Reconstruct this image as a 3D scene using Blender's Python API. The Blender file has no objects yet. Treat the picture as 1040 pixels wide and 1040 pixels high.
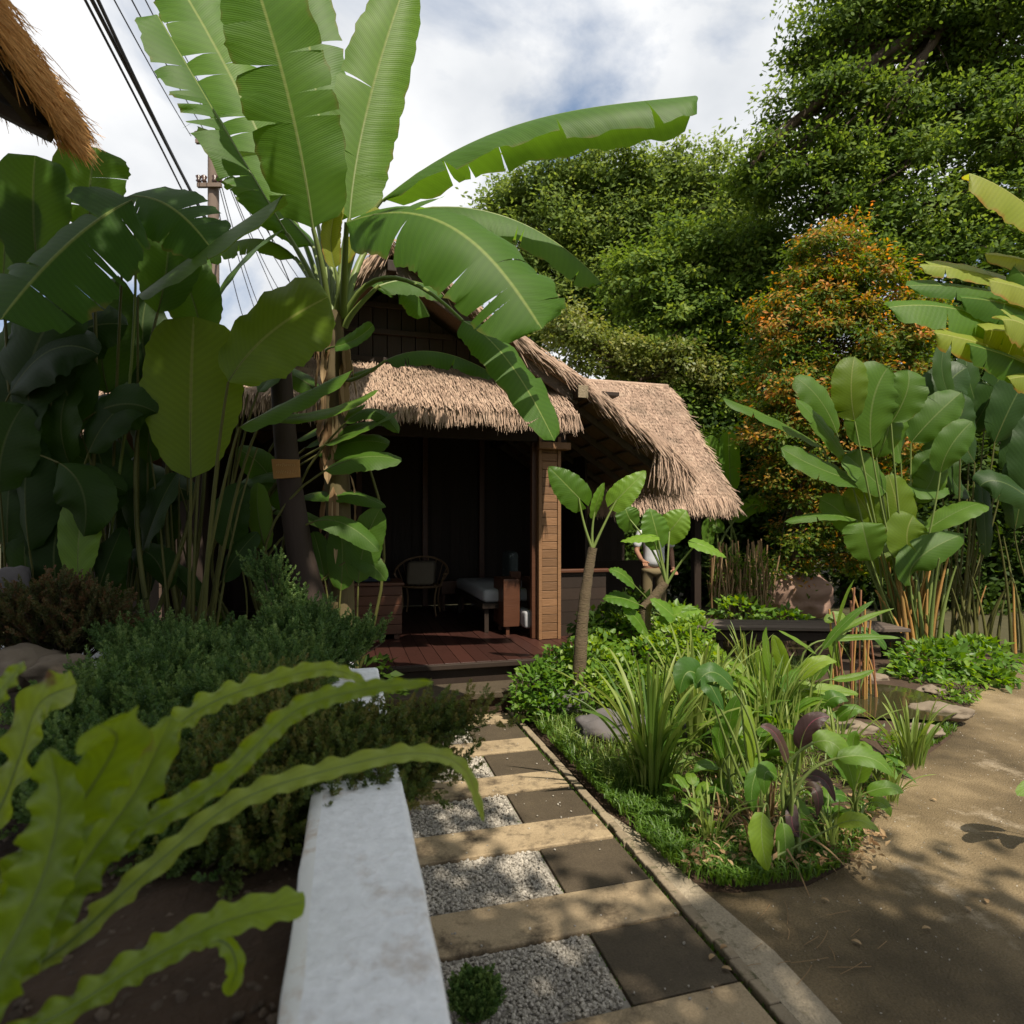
import bpy, math, random
import numpy as np
from mathutils import Vector, Matrix
rng = np.random.default_rng(11)
random.seed(5)
R = math.radians
sc = bpy.context.scene
col = sc.collection
CAMZ = 1.6; F = 600.0; HY = 540.0
# ---------------------------------------------------------------- camera
cam = bpy.data.cameras.new('camera'); co = bpy.data.objects.new('camera', cam); col.objects.link(co)
cam.sensor_width = 36; cam.lens = F/1040*36; cam.shift_y = 20/1040
cam.clip_end = 3000; cam.clip_start = 0.05
cam.dof.use_dof = True; cam.dof.focus_distance = 4.6; cam.dof.aperture_fstop = 2.8
co.location = (0, 0, CAMZ); co.rotation_euler = (R(90), 0, 0)
sc.camera = co
sc.view_settings.view_transform = 'Standard'; sc.view_settings.look = 'None'
sc.view_settings.exposure = 0.55; sc.view_settings.gamma = 1
sc.cycles.max_bounces = 8; sc.cycles.transparent_max_bounces = 8; sc.cycles.caustics_reflective = False
sc.cycles.use_adaptive_sampling = True
# ---------------------------------------------------------------- sun + sky
SUN = Vector((0.32, -0.62, 1.05)).normalized()
sl = bpy.data.lights.new('sun', 'SUN'); sl.energy = 5.0; sl.angle = R(0.6); sl.color = (1, .91, .76)
so = bpy.data.objects.new('sun', sl); col.objects.link(so)
so.rotation_euler = SUN.to_track_quat('Z', 'Y').to_euler()
w = bpy.data.worlds.new('World'); sc.world = w; w.use_nodes = True
nt = w.node_tree; N = nt.nodes; LK = nt.links
for n in list(N): N.remove(n)
sky = N.new('ShaderNodeTexSky'); sky.sky_type = 'NISHITA'; sky.sun_disc = False
sky.sun_elevation = math.asin(SUN.z); sky.sun_rotation = math.atan2(SUN.x, SUN.y)
tc = N.new('ShaderNodeTexCoord'); sep = N.new('ShaderNodeSeparateXYZ'); LK.new(tc.outputs['Generated'], sep.inputs[0])
zz = N.new('ShaderNodeMath'); zz.operation = 'MAXIMUM'; LK.new(sep.outputs[2], zz.inputs[0]); zz.inputs[1].default_value = 0.0
za = N.new('ShaderNodeMath'); za.operation = 'ADD'; LK.new(zz.outputs[0], za.inputs[0]); za.inputs[1].default_value = .35
cb = N.new('ShaderNodeCombineXYZ')
for i in range(2):
    d = N.new('ShaderNodeMath'); d.operation = 'DIVIDE'; LK.new(sep.outputs[i], d.inputs[0]); LK.new(za.outputs[0], d.inputs[1]); LK.new(d.outputs[0], cb.inputs[i])
n1 = N.new('ShaderNodeTexNoise'); n1.inputs['Scale'].default_value = 1.7; n1.inputs['Detail'].default_value = 9; n1.inputs['Roughness'].default_value = .58; n1.inputs['Distortion'].default_value = .5
mp = N.new('ShaderNodeMapping'); mp.inputs['Location'].default_value = (5.1, 1.4, 2.0); LK.new(cb.outputs[0], mp.inputs[0]); LK.new(mp.outputs[0], n1.inputs[0])
r1 = N.new('ShaderNodeValToRGB'); r1.color_ramp.elements[0].position = .34; r1.color_ramp.elements[1].position = .50; LK.new(n1.outputs[0], r1.inputs[0])
n2 = N.new('ShaderNodeTexNoise'); n2.inputs['Scale'].default_value = 3.1; n2.inputs['Detail'].default_value = 6; LK.new(mp.outputs[0], n2.inputs[0])
r2 = N.new('ShaderNodeValToRGB'); r2.color_ramp.elements[0].position = .35; r2.color_ramp.elements[1].position = .65
r2.color_ramp.elements[0].color = (6.2, 6.5, 6.9, 1); r2.color_ramp.elements[1].color = (9.3, 9.35, 9.4, 1); LK.new(n2.outputs[0], r2.inputs[0])
skm = N.new('ShaderNodeMix'); skm.data_type = 'RGBA'; skm.inputs[0].default_value = .35; LK.new(sky.outputs[0], skm.inputs[6]); skm.inputs[7].default_value = (3.2, 4.8, 7.4, 1)
mx = N.new('ShaderNodeMix'); mx.data_type = 'RGBA'; LK.new(r1.outputs[0], mx.inputs[0]); LK.new(skm.outputs[2], mx.inputs[6]); LK.new(r2.outputs[0], mx.inputs[7])
bg = N.new('ShaderNodeBackground'); bg.inputs[1].default_value = .078; LK.new(mx.outputs[2], bg.inputs[0])
wo = N.new('ShaderNodeOutputWorld'); LK.new(bg.outputs[0], wo.inputs[0])

# ---------------------------------------------------------------- coordinates
TH = math.atan(165/600)
PD = np.array([-math.sin(TH), math.cos(TH)]); PR = np.array([math.cos(TH), math.sin(TH)])
def W(a, t, z=0.0): return np.array([a*PR[0]+t*PD[0], a*PR[1]+t*PD[1], z])
def P(x, y, d): return np.array([(x-520)/F*d, d, CAMZ+(HY-y)/F*d])
def G(x, y, z=0.0):
    d = (CAMZ-z)*F/(y-HY); return np.array([(x-520)/F*d, d, z])
def V3(*a): return np.array(a, float)
def unit(v):
    v = np.asarray(v, float); return v/(np.linalg.norm(v)+1e-12)
# ---------------------------------------------------------------- objects
WL = {}
def setp(o, label=None, cat=None, group=None, kind=None):
    if label: o['label'] = label
    if cat: o['category'] = cat
    if group: o['group'] = group
    if kind: o['kind'] = kind
    return o
def thing(name, label, cat, loc=(0, 0, 0), group=None):
    o = bpy.data.objects.new(name, None); col.objects.link(o); o.location = tuple(float(x) for x in loc); o.empty_display_size = .1
    WL[o.name] = Vector(o.location)
    return setp(o, label, cat, group)
class MB:
    def __init__(s): s.V = []; s.F = []; s.UV = []; s.R = []; s.MI = []; s.n = 0
    def add(s, V, F, uv=None, r=0.5, mi=0):
        V = np.asarray(V, float).reshape(-1, 3); F = np.asarray(F, int)
        if F.ndim == 1: F = F.reshape(1, -1)
        s.V.append(V); s.F.append(F+s.n); s.n += len(V)
        s.UV.append(np.zeros((len(V), 2)) if uv is None else np.asarray(uv, float))
        s.R.append(np.full(len(V), r) if np.isscalar(r) else np.asarray(r, float))
        s.MI.append(np.full(len(F), mi))
        return s
    def build(s, name, mats, parent=None, smooth=True):
        me = bpy.data.meshes.new(name)
        V = np.concatenate(s.V); UV = np.concatenate(s.UV); RR = np.concatenate(s.R)
        me.vertices.add(len(V)); me.vertices.foreach_set('co', V.astype(np.float32).ravel())
        li = np.concatenate([f.ravel() for f in s.F]); cnt = np.concatenate([np.full(len(f), f.shape[1]) for f in s.F])
        ls = np.concatenate([[0], np.cumsum(cnt)[:-1]])
        me.loops.add(len(li)); me.loops.foreach_set('vertex_index', li.astype(np.int32))
        me.polygons.add(len(cnt)); me.polygons.foreach_set('loop_start', ls.astype(np.int32))
        me.polygons.foreach_set('material_index', np.concatenate(s.MI).astype(np.int32))
        me.polygons.foreach_set('use_smooth', np.full(len(cnt), smooth))
        uvl = me.uv_layers.new(name='UVMap'); uvl.data.foreach_set('uv', UV[li].astype(np.float32).ravel())
        at = me.attributes.new('rnd', 'FLOAT', 'POINT'); at.data.foreach_set('value', RR.astype(np.float32))
        me.update(calc_edges=True); me.validate()
        for m in (mats if isinstance(mats, (list, tuple)) else [mats]): me.materials.append(m)
        o = bpy.data.objects.new(name, me); col.objects.link(o)
        if parent is not None:
            o.parent = parent
            if parent.name in WL and WL[parent.name].length > 0 and not parent.get('_local'):
                o.matrix_parent_inverse = Matrix.Translation(-WL[parent.name])
        return o
def bevel(o, wd=.008, seg=2):
    m = o.modifiers.new('bev', 'BEVEL'); m.width = wd; m.segments = seg; m.limit_method = 'ANGLE'; return o
BF = np.array([[0,1,3,2],[4,6,7,5],[0,4,5,1],[2,3,7,6],[0,2,6,4],[1,5,7,3]])[:, ::-1]
def box8(c):  # c: function(i,j,k) -> point
    return np.array([c(i, j, k) for i in (0, 1) for j in (0, 1) for k in (0, 1)])
def wbox(mb, a0, a1, t0, t1, z0, z1, mi=0, r=.5):   # box aligned with the path frame
    A = (a0, a1); T = (t0, t1); Z = (z0, z1)
    V = box8(lambda i, j, k: W(A[i], T[j], Z[k])); mb.add(V, BF, uv=np.array([[v[0]+v[1], v[2]] for v in V]), mi=mi, r=r)
def sheet(pts, z=None):
    return np.array([[p[0], p[1], p[2] if z is None else z] for p in pts])
def beam(mb, p, q, w, h, up=(0, 0, 1), mi=0, r=.5):
    p = np.asarray(p, float); q = np.asarray(q, float); T = unit(q-p); S = unit(np.cross(T, up)); U = np.cross(S, T)
    V = box8(lambda i, j, k: (p, q)[i]+S*w*(j-.5)+U*h*(k-.5)); mb.add(V, BF[:, ::-1], mi=mi, r=r)
def tube(mb, pts, rad, n=7, mi=0, r=.5, cap=True, bump=0):
    pts = np.asarray(pts, float); m = len(pts); rad = np.full(m, rad) if np.isscalar(rad) else np.asarray(rad, float)
    T = np.gradient(pts, axis=0); T /= (np.linalg.norm(T, axis=1)[:, None]+1e-9)
    S = np.zeros_like(T); u = np.array([0, 0, 1.]) if abs(T[0][2]) < .9 else np.array([1., 0, 0])
    for i in range(m):
        s = u-T[i]*np.dot(u, T[i]); s /= (np.linalg.norm(s)+1e-9); S[i] = s; u = s
    B = np.cross(T, S); th = np.linspace(0, 2*np.pi, n, endpoint=False)
    rr = rad[:, None]*(1+(rng.uniform(-bump, bump, (m, n)) if bump else 0))
    V = pts[:, None]+rr[..., None]*(np.cos(th)[None, :, None]*S[:, None]+np.sin(th)[None, :, None]*B[:, None])
    i = np.arange(m-1)[:, None]*n; j = np.arange(n)[None]; jn = (j+1) % n
    Fq = np.stack([i+j, i+jn, i+n+jn, i+n+j], -1).reshape(-1, 4)
    L = np.concatenate([[0], np.cumsum(np.linalg.norm(np.diff(pts, axis=0), axis=1))])
    uv = np.stack([np.broadcast_to(th/6.283, (m, n)), np.broadcast_to(L[:, None], (m, n))], -1).reshape(-1, 2)
    mb.add(V.reshape(-1, 3), Fq, uv=uv, r=r, mi=mi)
    if cap:
        for k, rev in ((0, True), (m-1, False)):
            f = np.arange(n); V2 = V[k]; mb.add(V2, (f[::-1] if rev else f), r=r, mi=mi)
def bez(a, b, c, n=12):
    t = np.linspace(0, 1, n)[:, None]; a, b, c = (np.asarray(x, float) for x in (a, b, c))
    return (1-t)**2*a+2*t*(1-t)*b+t*t*c
def bez3(a, b, c, d, n=12):
    t = np.linspace(0, 1, n)[:, None]; return (1-t)**3*a+3*t*(1-t)**2*b+3*t*t*(1-t)*c+t**3*d
# ---------------------------------------------------------------- materials
def newmat(name):
    m = bpy.data.materials.new(name); m.use_nodes = True; nt = m.node_tree
    for n in list(nt.nodes): nt.nodes.remove(n)
    return m, nt, nt.nodes, nt.links
def ramp(N, cols, pos=None):
    r = N.new('ShaderNodeValToRGB'); e = r.color_ramp.elements
    pos = pos or np.linspace(0, 1, len(cols))
    while len(e) < len(cols): e.new(.5)
    for k, (c, p) in enumerate(zip(cols, pos)): e[k].position = float(p); e[k].color = (*c, 1)
    return r
def M_noise(name, cols, scale=4, rough=.85, bump=.3, bscale=40, stretch=(1, 1, 1), pos=None, detail=6, coord='Object', spec=.3, second=None, speck=0, speckscale=150):
    m, nt, N, L = newmat(name)
    tc = N.new('ShaderNodeTexCoord'); mp = N.new('ShaderNodeMapping'); mp.inputs['Scale'].default_value = stretch; L.new(tc.outputs[coord], mp.inputs[0])
    n = N.new('ShaderNodeTexNoise'); n.inputs['Scale'].default_value = scale; n.inputs['Detail'].default_value = detail; n.inputs['Roughness'].default_value = .65; L.new(mp.outputs[0], n.inputs[0])
    r = ramp(N, cols, pos); L.new(n.outputs[0], r.inputs[0]); c = r.outputs[0]
    if second:
        sc2, c2, lo, hi = second
        n3 = N.new('ShaderNodeTexNoise'); n3.inputs['Scale'].default_value = sc2; n3.inputs['Detail'].default_value = 8; n3.inputs['Roughness'].default_value = .7; L.new(mp.outputs[0], n3.inputs[0])
        q = ramp(N, [(0, 0, 0), (1, 1, 1)], [lo, hi]); L.new(n3.outputs[0], q.inputs[0])
        x = N.new('ShaderNodeMix'); x.data_type = 'RGBA'; L.new(q.outputs[0], x.inputs[0]); L.new(c, x.inputs[6]); x.inputs[7].default_value = (*c2, 1); c = x.outputs[2]
    if speck:
        n7 = N.new('ShaderNodeTexNoise'); n7.inputs['Scale'].default_value = speckscale; n7.inputs['Detail'].default_value = 3; n7.inputs['Roughness'].default_value = .8; L.new(tc.outputs[coord], n7.inputs[0])
        m7 = N.new('ShaderNodeMapRange'); L.new(n7.outputs[0], m7.inputs[0]); m7.inputs[1].default_value = .32; m7.inputs[2].default_value = .68; m7.inputs[3].default_value = 1-speck; m7.inputs[4].default_value = 1+speck
        h7 = N.new('ShaderNodeHueSaturation'); L.new(c, h7.inputs['Color']); L.new(m7.outputs[0], h7.inputs['Value']); c = h7.outputs[0]
    a = N.new('ShaderNodeAttribute'); a.attribute_name = 'rnd'
    mr = N.new('ShaderNodeMapRange'); mr.inputs[3].default_value = .72; mr.inputs[4].default_value = 1.28; L.new(a.outputs[2], mr.inputs[0])
    h = N.new('ShaderNodeHueSaturation'); L.new(c, h.inputs['Color']); L.new(mr.outputs[0], h.inputs['Value'])
    b = N.new('ShaderNodeBsdfPrincipled'); L.new(h.outputs[0], b.inputs['Base Color']); b.inputs['Roughness'].default_value = rough; b.inputs['Specular IOR Level'].default_value = spec
    n2 = N.new('ShaderNodeTexNoise'); n2.inputs['Scale'].default_value = bscale; n2.inputs['Detail'].default_value = 5; L.new(mp.outputs[0], n2.inputs[0])
    bm = N.new('ShaderNodeBump'); bm.inputs['Strength'].default_value = bump; bm.inputs['Distance'].default_value = .01; L.new(n2.outputs[0], bm.inputs['Height']); L.new(bm.outputs[0], b.inputs['Normal'])
    o = N.new('ShaderNodeOutputMaterial'); L.new(b.outputs[0], o.inputs[0]); return m
def M_leaf(name, cols, trans=.35, rough=.42, veins=0, rib=None, vcurve=.6, spec=.4, noise=3.0, under=None, edge=None, tcol=None, spots=None):
    m, nt, N, L = newmat(name)
    a = N.new('ShaderNodeAttribute'); a.attribute_name = 'rnd'
    tc = N.new('ShaderNodeTexCoord'); n = N.new('ShaderNodeTexNoise'); n.inputs['Scale'].default_value = noise; n.inputs['Detail'].default_value = 4; L.new(tc.outputs['Object'], n.inputs[0])
    ms = N.new('ShaderNodeMath'); ms.operation = 'MULTIPLY_ADD'; L.new(n.outputs[0], ms.inputs[0]); ms.inputs[1].default_value = .5; ms.inputs[2].default_value = -.25
    ad = N.new('ShaderNodeMath'); ad.operation = 'ADD'; L.new(a.outputs[2], ad.inputs[0]); L.new(ms.outputs[0], ad.inputs[1])
    r = ramp(N, cols); L.new(ad.outputs[0], r.inputs[0]); c = r.outputs[0]
    b = N.new('ShaderNodeBsdfPrincipled'); b.inputs['Roughness'].default_value = rough; b.inputs['Specular IOR Level'].default_value = spec
    if veins or rib or edge:
        s = N.new('ShaderNodeSeparateXYZ'); L.new(tc.outputs['UV'], s.inputs[0])
        su = N.new('ShaderNodeMath'); su.operation = 'SUBTRACT'; L.new(s.outputs[0], su.inputs[0]); su.inputs[1].default_value = .5
        ab = N.new('ShaderNodeMath'); ab.operation = 'ABSOLUTE'; L.new(su.outputs[0], ab.inputs[0])
    if edge:
        n5 = N.new('ShaderNodeTexNoise'); n5.inputs['Scale'].default_value = 6; n5.inputs['Detail'].default_value = 5; L.new(tc.outputs['Object'], n5.inputs[0])
        s5 = N.new('ShaderNodeMath'); s5.operation = 'MULTIPLY_ADD'; L.new(n5.outputs[0], s5.inputs[0]); s5.inputs[1].default_value = .3; L.new(ab.outputs[0], s5.inputs[2])
        q = ramp(N, [(0, 0, 0), (1, 1, 1)], [edge[1], edge[1]+.1]); L.new(s5.outputs[0], q.inputs[0])
        x = N.new('ShaderNodeMix'); x.data_type = 'RGBA'; L.new(q.outputs[0], x.inputs[0]); L.new(c, x.inputs[6]); x.inputs[7].default_value = (*edge[0], 1); c = x.outputs[2]
    if spots:
        n6 = N.new('ShaderNodeTexNoise'); n6.inputs['Scale'].default_value = spots[1]; n6.inputs['Detail'].default_value = 6; L.new(tc.outputs['Object'], n6.inputs[0])
        q = ramp(N, [(0, 0, 0), (1, 1, 1)], [spots[2], spots[2]+.05]); L.new(n6.outputs[0], q.inputs[0])
        x = N.new('ShaderNodeMix'); x.data_type = 'RGBA'; L.new(q.outputs[0], x.inputs[0]); L.new(c, x.inputs[6]); x.inputs[7].default_value = (*spots[0], 1); c = x.outputs[2]
    if rib:
        q = ramp(N, [(1, 1, 1), (0, 0, 0)], [.008, .022]); L.new(ab.outputs[0], q.inputs[0])
        x = N.new('ShaderNodeMix'); x.data_type = 'RGBA'; L.new(q.outputs[0], x.inputs[0]); L.new(c, x.inputs[6]); x.inputs[7].default_value = (*rib, 1); c = x.outputs[2]
    if veins:
        k = N.new('ShaderNodeMath'); k.operation = 'MULTIPLY_ADD'; L.new(ab.outputs[0], k.inputs[0]); k.inputs[1].default_value = -vcurve; L.new(s.outputs[1], k.inputs[2])
        k2 = N.new('ShaderNodeMath'); k2.operation = 'MULTIPLY'; L.new(k.outputs[0], k2.inputs[0]); k2.inputs[1].default_value = veins*6.283
        k3 = N.new('ShaderNodeMath'); k3.operation = 'SINE'; L.new(k2.outputs[0], k3.inputs[0])
        k4 = N.new('ShaderNodeMath'); k4.operation = 'SINE'; k5 = N.new('ShaderNodeMath'); k5.operation = 'MULTIPLY'; L.new(k2.outputs[0], k5.inputs[0]); k5.inputs[1].default_value = .237; L.new(k5.outputs[0], k4.inputs[0])
        k6 = N.new('ShaderNodeMath'); k6.operation = 'ADD'; L.new(k3.outputs[0], k6.inputs[0]); L.new(k4.outputs[0], k6.inputs[1])
        bm = N.new('ShaderNodeBump'); bm.inputs['Strength'].default_value = .22; bm.inputs['Distance'].default_value = .0018; L.new(k6.outputs[0], bm.inputs['Height']); L.new(bm.outputs[0], b.inputs['Normal'])
        mr = N.new('ShaderNodeMapRange'); L.new(k6.outputs[0], mr.inputs[0]); mr.inputs[1].default_value = -2; mr.inputs[2].default_value = 2; mr.inputs[3].default_value = .90; mr.inputs[4].default_value = 1.08
        h = N.new('ShaderNodeHueSaturation'); L.new(c, h.inputs['Color']); L.new(mr.outputs[0], h.inputs['Value']); c = h.outputs[0]
    if under:
        g = N.new('ShaderNodeNewGeometry'); h = N.new('ShaderNodeMix'); h.data_type = 'RGBA'; L.new(c, h.inputs[6]); h.inputs[7].default_value = (*under, 1)
        mm = N.new('ShaderNodeMath'); mm.operation = 'MULTIPLY'; L.new(g.outputs['Backfacing'], mm.inputs[0]); mm.inputs[1].default_value = .3; L.new(mm.outputs[0], h.inputs[0]); c = h.outputs[2]
    L.new(c, b.inputs['Base Color'])
    t = N.new('ShaderNodeBsdfTranslucent'); hs = N.new('ShaderNodeHueSaturation'); hs.inputs['Hue'].default_value = .482; hs.inputs['Value'].default_value = 1.9; hs.inputs['Saturation'].default_value = 1.1; L.new(c, hs.inputs['Color']); L.new(hs.outputs[0], t.inputs[0])
    mx = N.new('ShaderNodeMixShader'); mx.inputs[0].default_value = trans; L.new(b.outputs[0], mx.inputs[1]); L.new(t.outputs[0], mx.inputs[2])
    o = N.new('ShaderNodeOutputMaterial'); L.new(mx.outputs[0], o.inputs[0]); return m
MT = {}
MT['banana'] = M_leaf('banana_leaf', [(.036,.098,.012), (.070,.158,.018), (.12,.225,.024)], trans=.5, veins=130, rib=(.24,.31,.08), vcurve=.12, under=(.10,.18,.03), rough=.5, spec=.25, edge=((.17,.12,.035), .635))
MT['banana_y'] = M_leaf('pale_yellow_leaf', [(.075,.15,.016), (.15,.225,.024), (.24,.27,.035)], trans=.42, veins=110, rib=(.33,.34,.09), vcurve=.12, edge=((.30,.16,.03), .58), rough=.5, spec=.28)  # paler, yellower banana leaf with brown edges
MT['cala'] = M_leaf('paddle_leaf', [(.036,.088,.012), (.070,.145,.017), (.125,.22,.024)], trans=.42, veins=90, rib=(.13,.19,.05), vcurve=.35, under=(.09,.15,.03), rough=.45, spec=.22, edge=((.15,.13,.03), .64))
MT['cala_g'] = M_leaf('paddle_leaf_painted_glow', [(.060,.108,.010), (.088,.150,.012), (.125,.195,.016)], trans=.5, veins=90, rib=(.22,.26,.06), vcurve=.35, rough=.45, spec=.3)  # brighter, yellower copy of the paddle leaf; backlit glow put into the colour
MT['cala_d'] = M_leaf('paddle_leaf_painted_shade', [(.011,.030,.005), (.020,.048,.007), (.036,.080,.010)], trans=.35, veins=90, rib=(.07,.10,.03), vcurve=.35, rough=.52, spec=.2)  # darkened copy of the paddle leaf; shade put into the colour
MT['cala_k'] = M_leaf('paddle_leaf_shade_tone', [(.018,.048,.009), (.034,.080,.012), (.065,.130,.017)], trans=.38, veins=90, rib=(.09,.14,.04), vcurve=.35, rough=.42, spec=.3)  # darker paddle leaf for the rear clumps, their shade painted in
MT['petiole'] = M_noise('leaf_stalk', [(.09,.14,.03), (.17,.21,.055)], scale=3, rough=.5, bump=.1, spec=.4)
MT['petiole_d'] = M_noise('leaf_stalk_painted_shade', [(.045,.055,.014), (.12,.115,.03)], scale=3, rough=.6, bump=.1, spec=.25)  # stalk colour darkened to stand in for shade
MT['stalk_o'] = M_noise('dry_orange_stalk', [(.20,.17,.05), (.36,.20,.06), (.28,.12,.04)], scale=5, rough=.6, bump=.3, stretch=(1, 1, .3))
MT['stalk_r'] = M_noise('red_stalk', [(.20,.055,.04), (.28,.16,.08)], scale=5, rough=.5, bump=.1)
MT['dry'] = M_leaf('dry_leaf', [(.15,.085,.035), (.26,.165,.08), (.34,.24,.13)], trans=.15, rough=.8, noise=8)
MT['bark'] = M_noise('bark', [(.05,.035,.025), (.12,.09,.065)], scale=6, rough=.95, bump=.9, bscale=30, stretch=(1, 1, .35))
MT['bark_d'] = M_noise('dark_wood_trunk', [(.020,.013,.010), (.045,.030,.022)], scale=5, rough=.8, bump=.5, bscale=25, stretch=(1, 1, .25))
MT['bark_a'] = M_noise('ringed_trunk_bark', [(.035,.025,.016), (.11,.080,.048), (.07,.07,.024)], scale=12, rough=.95, bump=1, bscale=45, stretch=(1, 1, 2.5))
MT['alo'] = M_leaf('elephant_ear_leaf', [(.055,.13,.014), (.10,.20,.02), (.16,.28,.03)], trans=.42, veins=22, rib=(.22,.30,.07), vcurve=.5, rough=.42, spec=.35)
MT['sword'] = M_leaf('sword_leaf', [(.05,.11,.014), (.12,.19,.03), (.25,.30,.08)], trans=.35, rough=.45, rib=(.2,.26,.1))
MT['lawn'] = M_leaf('grass_blade', [(.045,.10,.012), (.075,.155,.016), (.13,.22,.028)], trans=.38, rough=.5)
MT['ginger'] = M_leaf('lance_leaf', [(.035,.105,.012), (.085,.18,.018), (.20,.29,.028)], trans=.46, rough=.42, veins=45, rib=(.22,.3,.09), vcurve=.4)
MT['cord'] = M_leaf('purple_leaf', [(.035,.02,.018), (.06,.03,.028), (.075,.07,.025)], trans=.25, rough=.4, veins=40, rib=(.25,.06,.09), vcurve=.4)
MT['vine'] = M_leaf('ground_cover_leaf', [(.038,.10,.012), (.09,.185,.018), (.23,.32,.032)], trans=.42, rough=.45, noise=2)
MT['jun'] = M_leaf('juniper_needle', [(.036,.085,.020), (.072,.14,.032), (.16,.235,.065)], trans=.25, rough=.6, noise=3)
MT['jun_y'] = M_leaf('olive_juniper_needle', [(.045,.08,.018), (.085,.125,.024), (.17,.15,.04)], trans=.3, rough=.6, noise=5)
MT['jun_b'] = M_leaf('bronze_needle', [(.04,.06,.018), (.075,.08,.022), (.15,.075,.035)], trans=.2, rough=.6, noise=5)
MT['fern'] = M_leaf('ruffled_fern_frond', [(.11,.175,.014), (.18,.265,.022), (.28,.37,.045)], trans=.42, rough=.33, spec=.6, rib=(.12,.17,.03), noise=4, veins=60, vcurve=.3, edge=((.22,.15,.04), .63), spots=((.14,.08,.04), 7, .68))
MT['fern_s'] = M_leaf('spore_backed_frond', [(.17,.235,.028), (.26,.33,.06)], trans=.35, rough=.45, rib=(.22,.15,.08), noise=4, veins=60, vcurve=.3, edge=((.20,.14,.05), .64), spots=((.14,.08,.04), 7, .68))
MT['tA'] = M_leaf('feathery_tree_leaf', [(.075,.125,.026), (.135,.195,.04), (.21,.265,.06)], trans=.42, rough=.6, noise=.5, spec=.15)
MT['tB'] = M_leaf('big_tree_leaf', [(.045,.085,.015), (.10,.165,.027), (.20,.265,.05)], trans=.42, rough=.6, noise=.4, spec=.15)
MT['tC'] = M_leaf('round_tree_leaf', [(.05,.10,.017), (.11,.175,.028), (.20,.26,.048)], trans=.4, rough=.6, noise=.5, spec=.15)
MT['tY'] = M_leaf('yellow_green_shrub_leaf', [(.09,.13,.02), (.17,.20,.04), (.30,.28,.11)], trans=.38, rough=.5, noise=1)
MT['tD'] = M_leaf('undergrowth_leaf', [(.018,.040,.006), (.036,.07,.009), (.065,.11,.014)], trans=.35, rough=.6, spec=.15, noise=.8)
MT['tO'] = M_leaf('red_tipped_leaf', [(.04,.085,.010), (.065,.125,.012), (.12,.155,.018), (.40,.22,.04), (.52,.22,.06)], trans=.4, rough=.55, noise=1.6, spec=.2)
MT['thatch'] = M_noise('thatch_straw', [(.13,.083,.062), (.33,.229,.168), (.50,.387,.297)], scale=6, rough=.9, bump=.2, second=(1.3, (.12,.09,.065), .50, .74))
MT['thatch_d'] = M_noise('thatch_underlay', [(.10,.06,.035), (.2,.13,.08)], scale=14, rough=.95, bump=.8, bscale=60, stretch=(1, 1, .4))
MT['thatch_o'] = M_noise('sunlit_tint_thatch_straw', [(.40,.18,.06), (.62,.34,.12), (.75,.48,.22)], scale=6, rough=.9, bump=.2)  # straw lightened to orange; sunlight on the eave painted into its colour
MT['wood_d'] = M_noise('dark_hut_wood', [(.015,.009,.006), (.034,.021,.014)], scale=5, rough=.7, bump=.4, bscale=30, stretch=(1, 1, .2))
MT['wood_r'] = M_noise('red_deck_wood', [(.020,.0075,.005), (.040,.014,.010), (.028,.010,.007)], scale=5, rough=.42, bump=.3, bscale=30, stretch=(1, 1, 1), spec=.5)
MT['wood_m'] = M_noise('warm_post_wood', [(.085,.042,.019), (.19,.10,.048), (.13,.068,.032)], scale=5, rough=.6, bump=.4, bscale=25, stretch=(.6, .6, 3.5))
MT['wood_f'] = M_noise('furniture_wood', [(.052,.020,.011), (.10,.040,.020)], scale=5, rough=.45, bump=.2, bscale=20, stretch=(.4, .4, 3))
MT['wood_g'] = M_noise('weathered_plank', [(.045,.033,.026), (.11,.085,.068)], scale=5, rough=.85, bump=.6, bscale=25, stretch=(.25, 2, 2))
MT['slab'] = M_noise('sandy_concrete_slab', [(.17,.125,.072), (.29,.22,.135), (.37,.29,.18)], scale=4, rough=.85, bump=.6, bscale=60, second=(6, (.075,.055,.035), .50, .66), detail=10, speck=.18)
MT['slab_d'] = M_noise('dark_paver', [(.036,.027,.017), (.062,.047,.030), (.10,.077,.048)], scale=4.5, rough=.75, bump=.5, bscale=90, second=(34, (.16,.12,.08), .64, .70), detail=10, speck=.3)
MT['gravel'] = M_noise('gravel_stone', [(.22,.195,.165), (.33,.30,.255), (.43,.395,.345)], scale=25, rough=.8, bump=.3, bscale=200)
MT['mortar'] = M_noise('curb_mortar', [(.15,.12,.085), (.30,.24,.16)], scale=8, rough=.95, bump=.8, bscale=50, second=(12, (.05,.055,.02), .55, .68))
MT['mortar_l'] = M_noise('pale_mortar', [(.20,.165,.115), (.36,.30,.215)], scale=8, rough=.95, bump=.8, bscale=50, second=(9, (.10,.085,.05), .55, .70), speck=.25)
MT['drive'] = M_noise('stained_concrete', [(.060,.043,.021), (.130,.094,.049), (.245,.182,.102)], scale=.75, pos=[.36, .49, .62], rough=.8, bump=.9, bscale=90, second=(1.7, (.27,.215,.145), .58, .68), detail=12, speck=.36, speckscale=150)
MT['soil'] = M_noise('dark_soil', [(.022,.014,.009), (.075,.046,.028)], scale=8, rough=1, bump=1, bscale=50)
MT['ground'] = M_noise('leafy_ground', [(.03,.03,.012), (.08,.07,.03)], scale=3, rough=1, bump=1, bscale=30)
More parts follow.
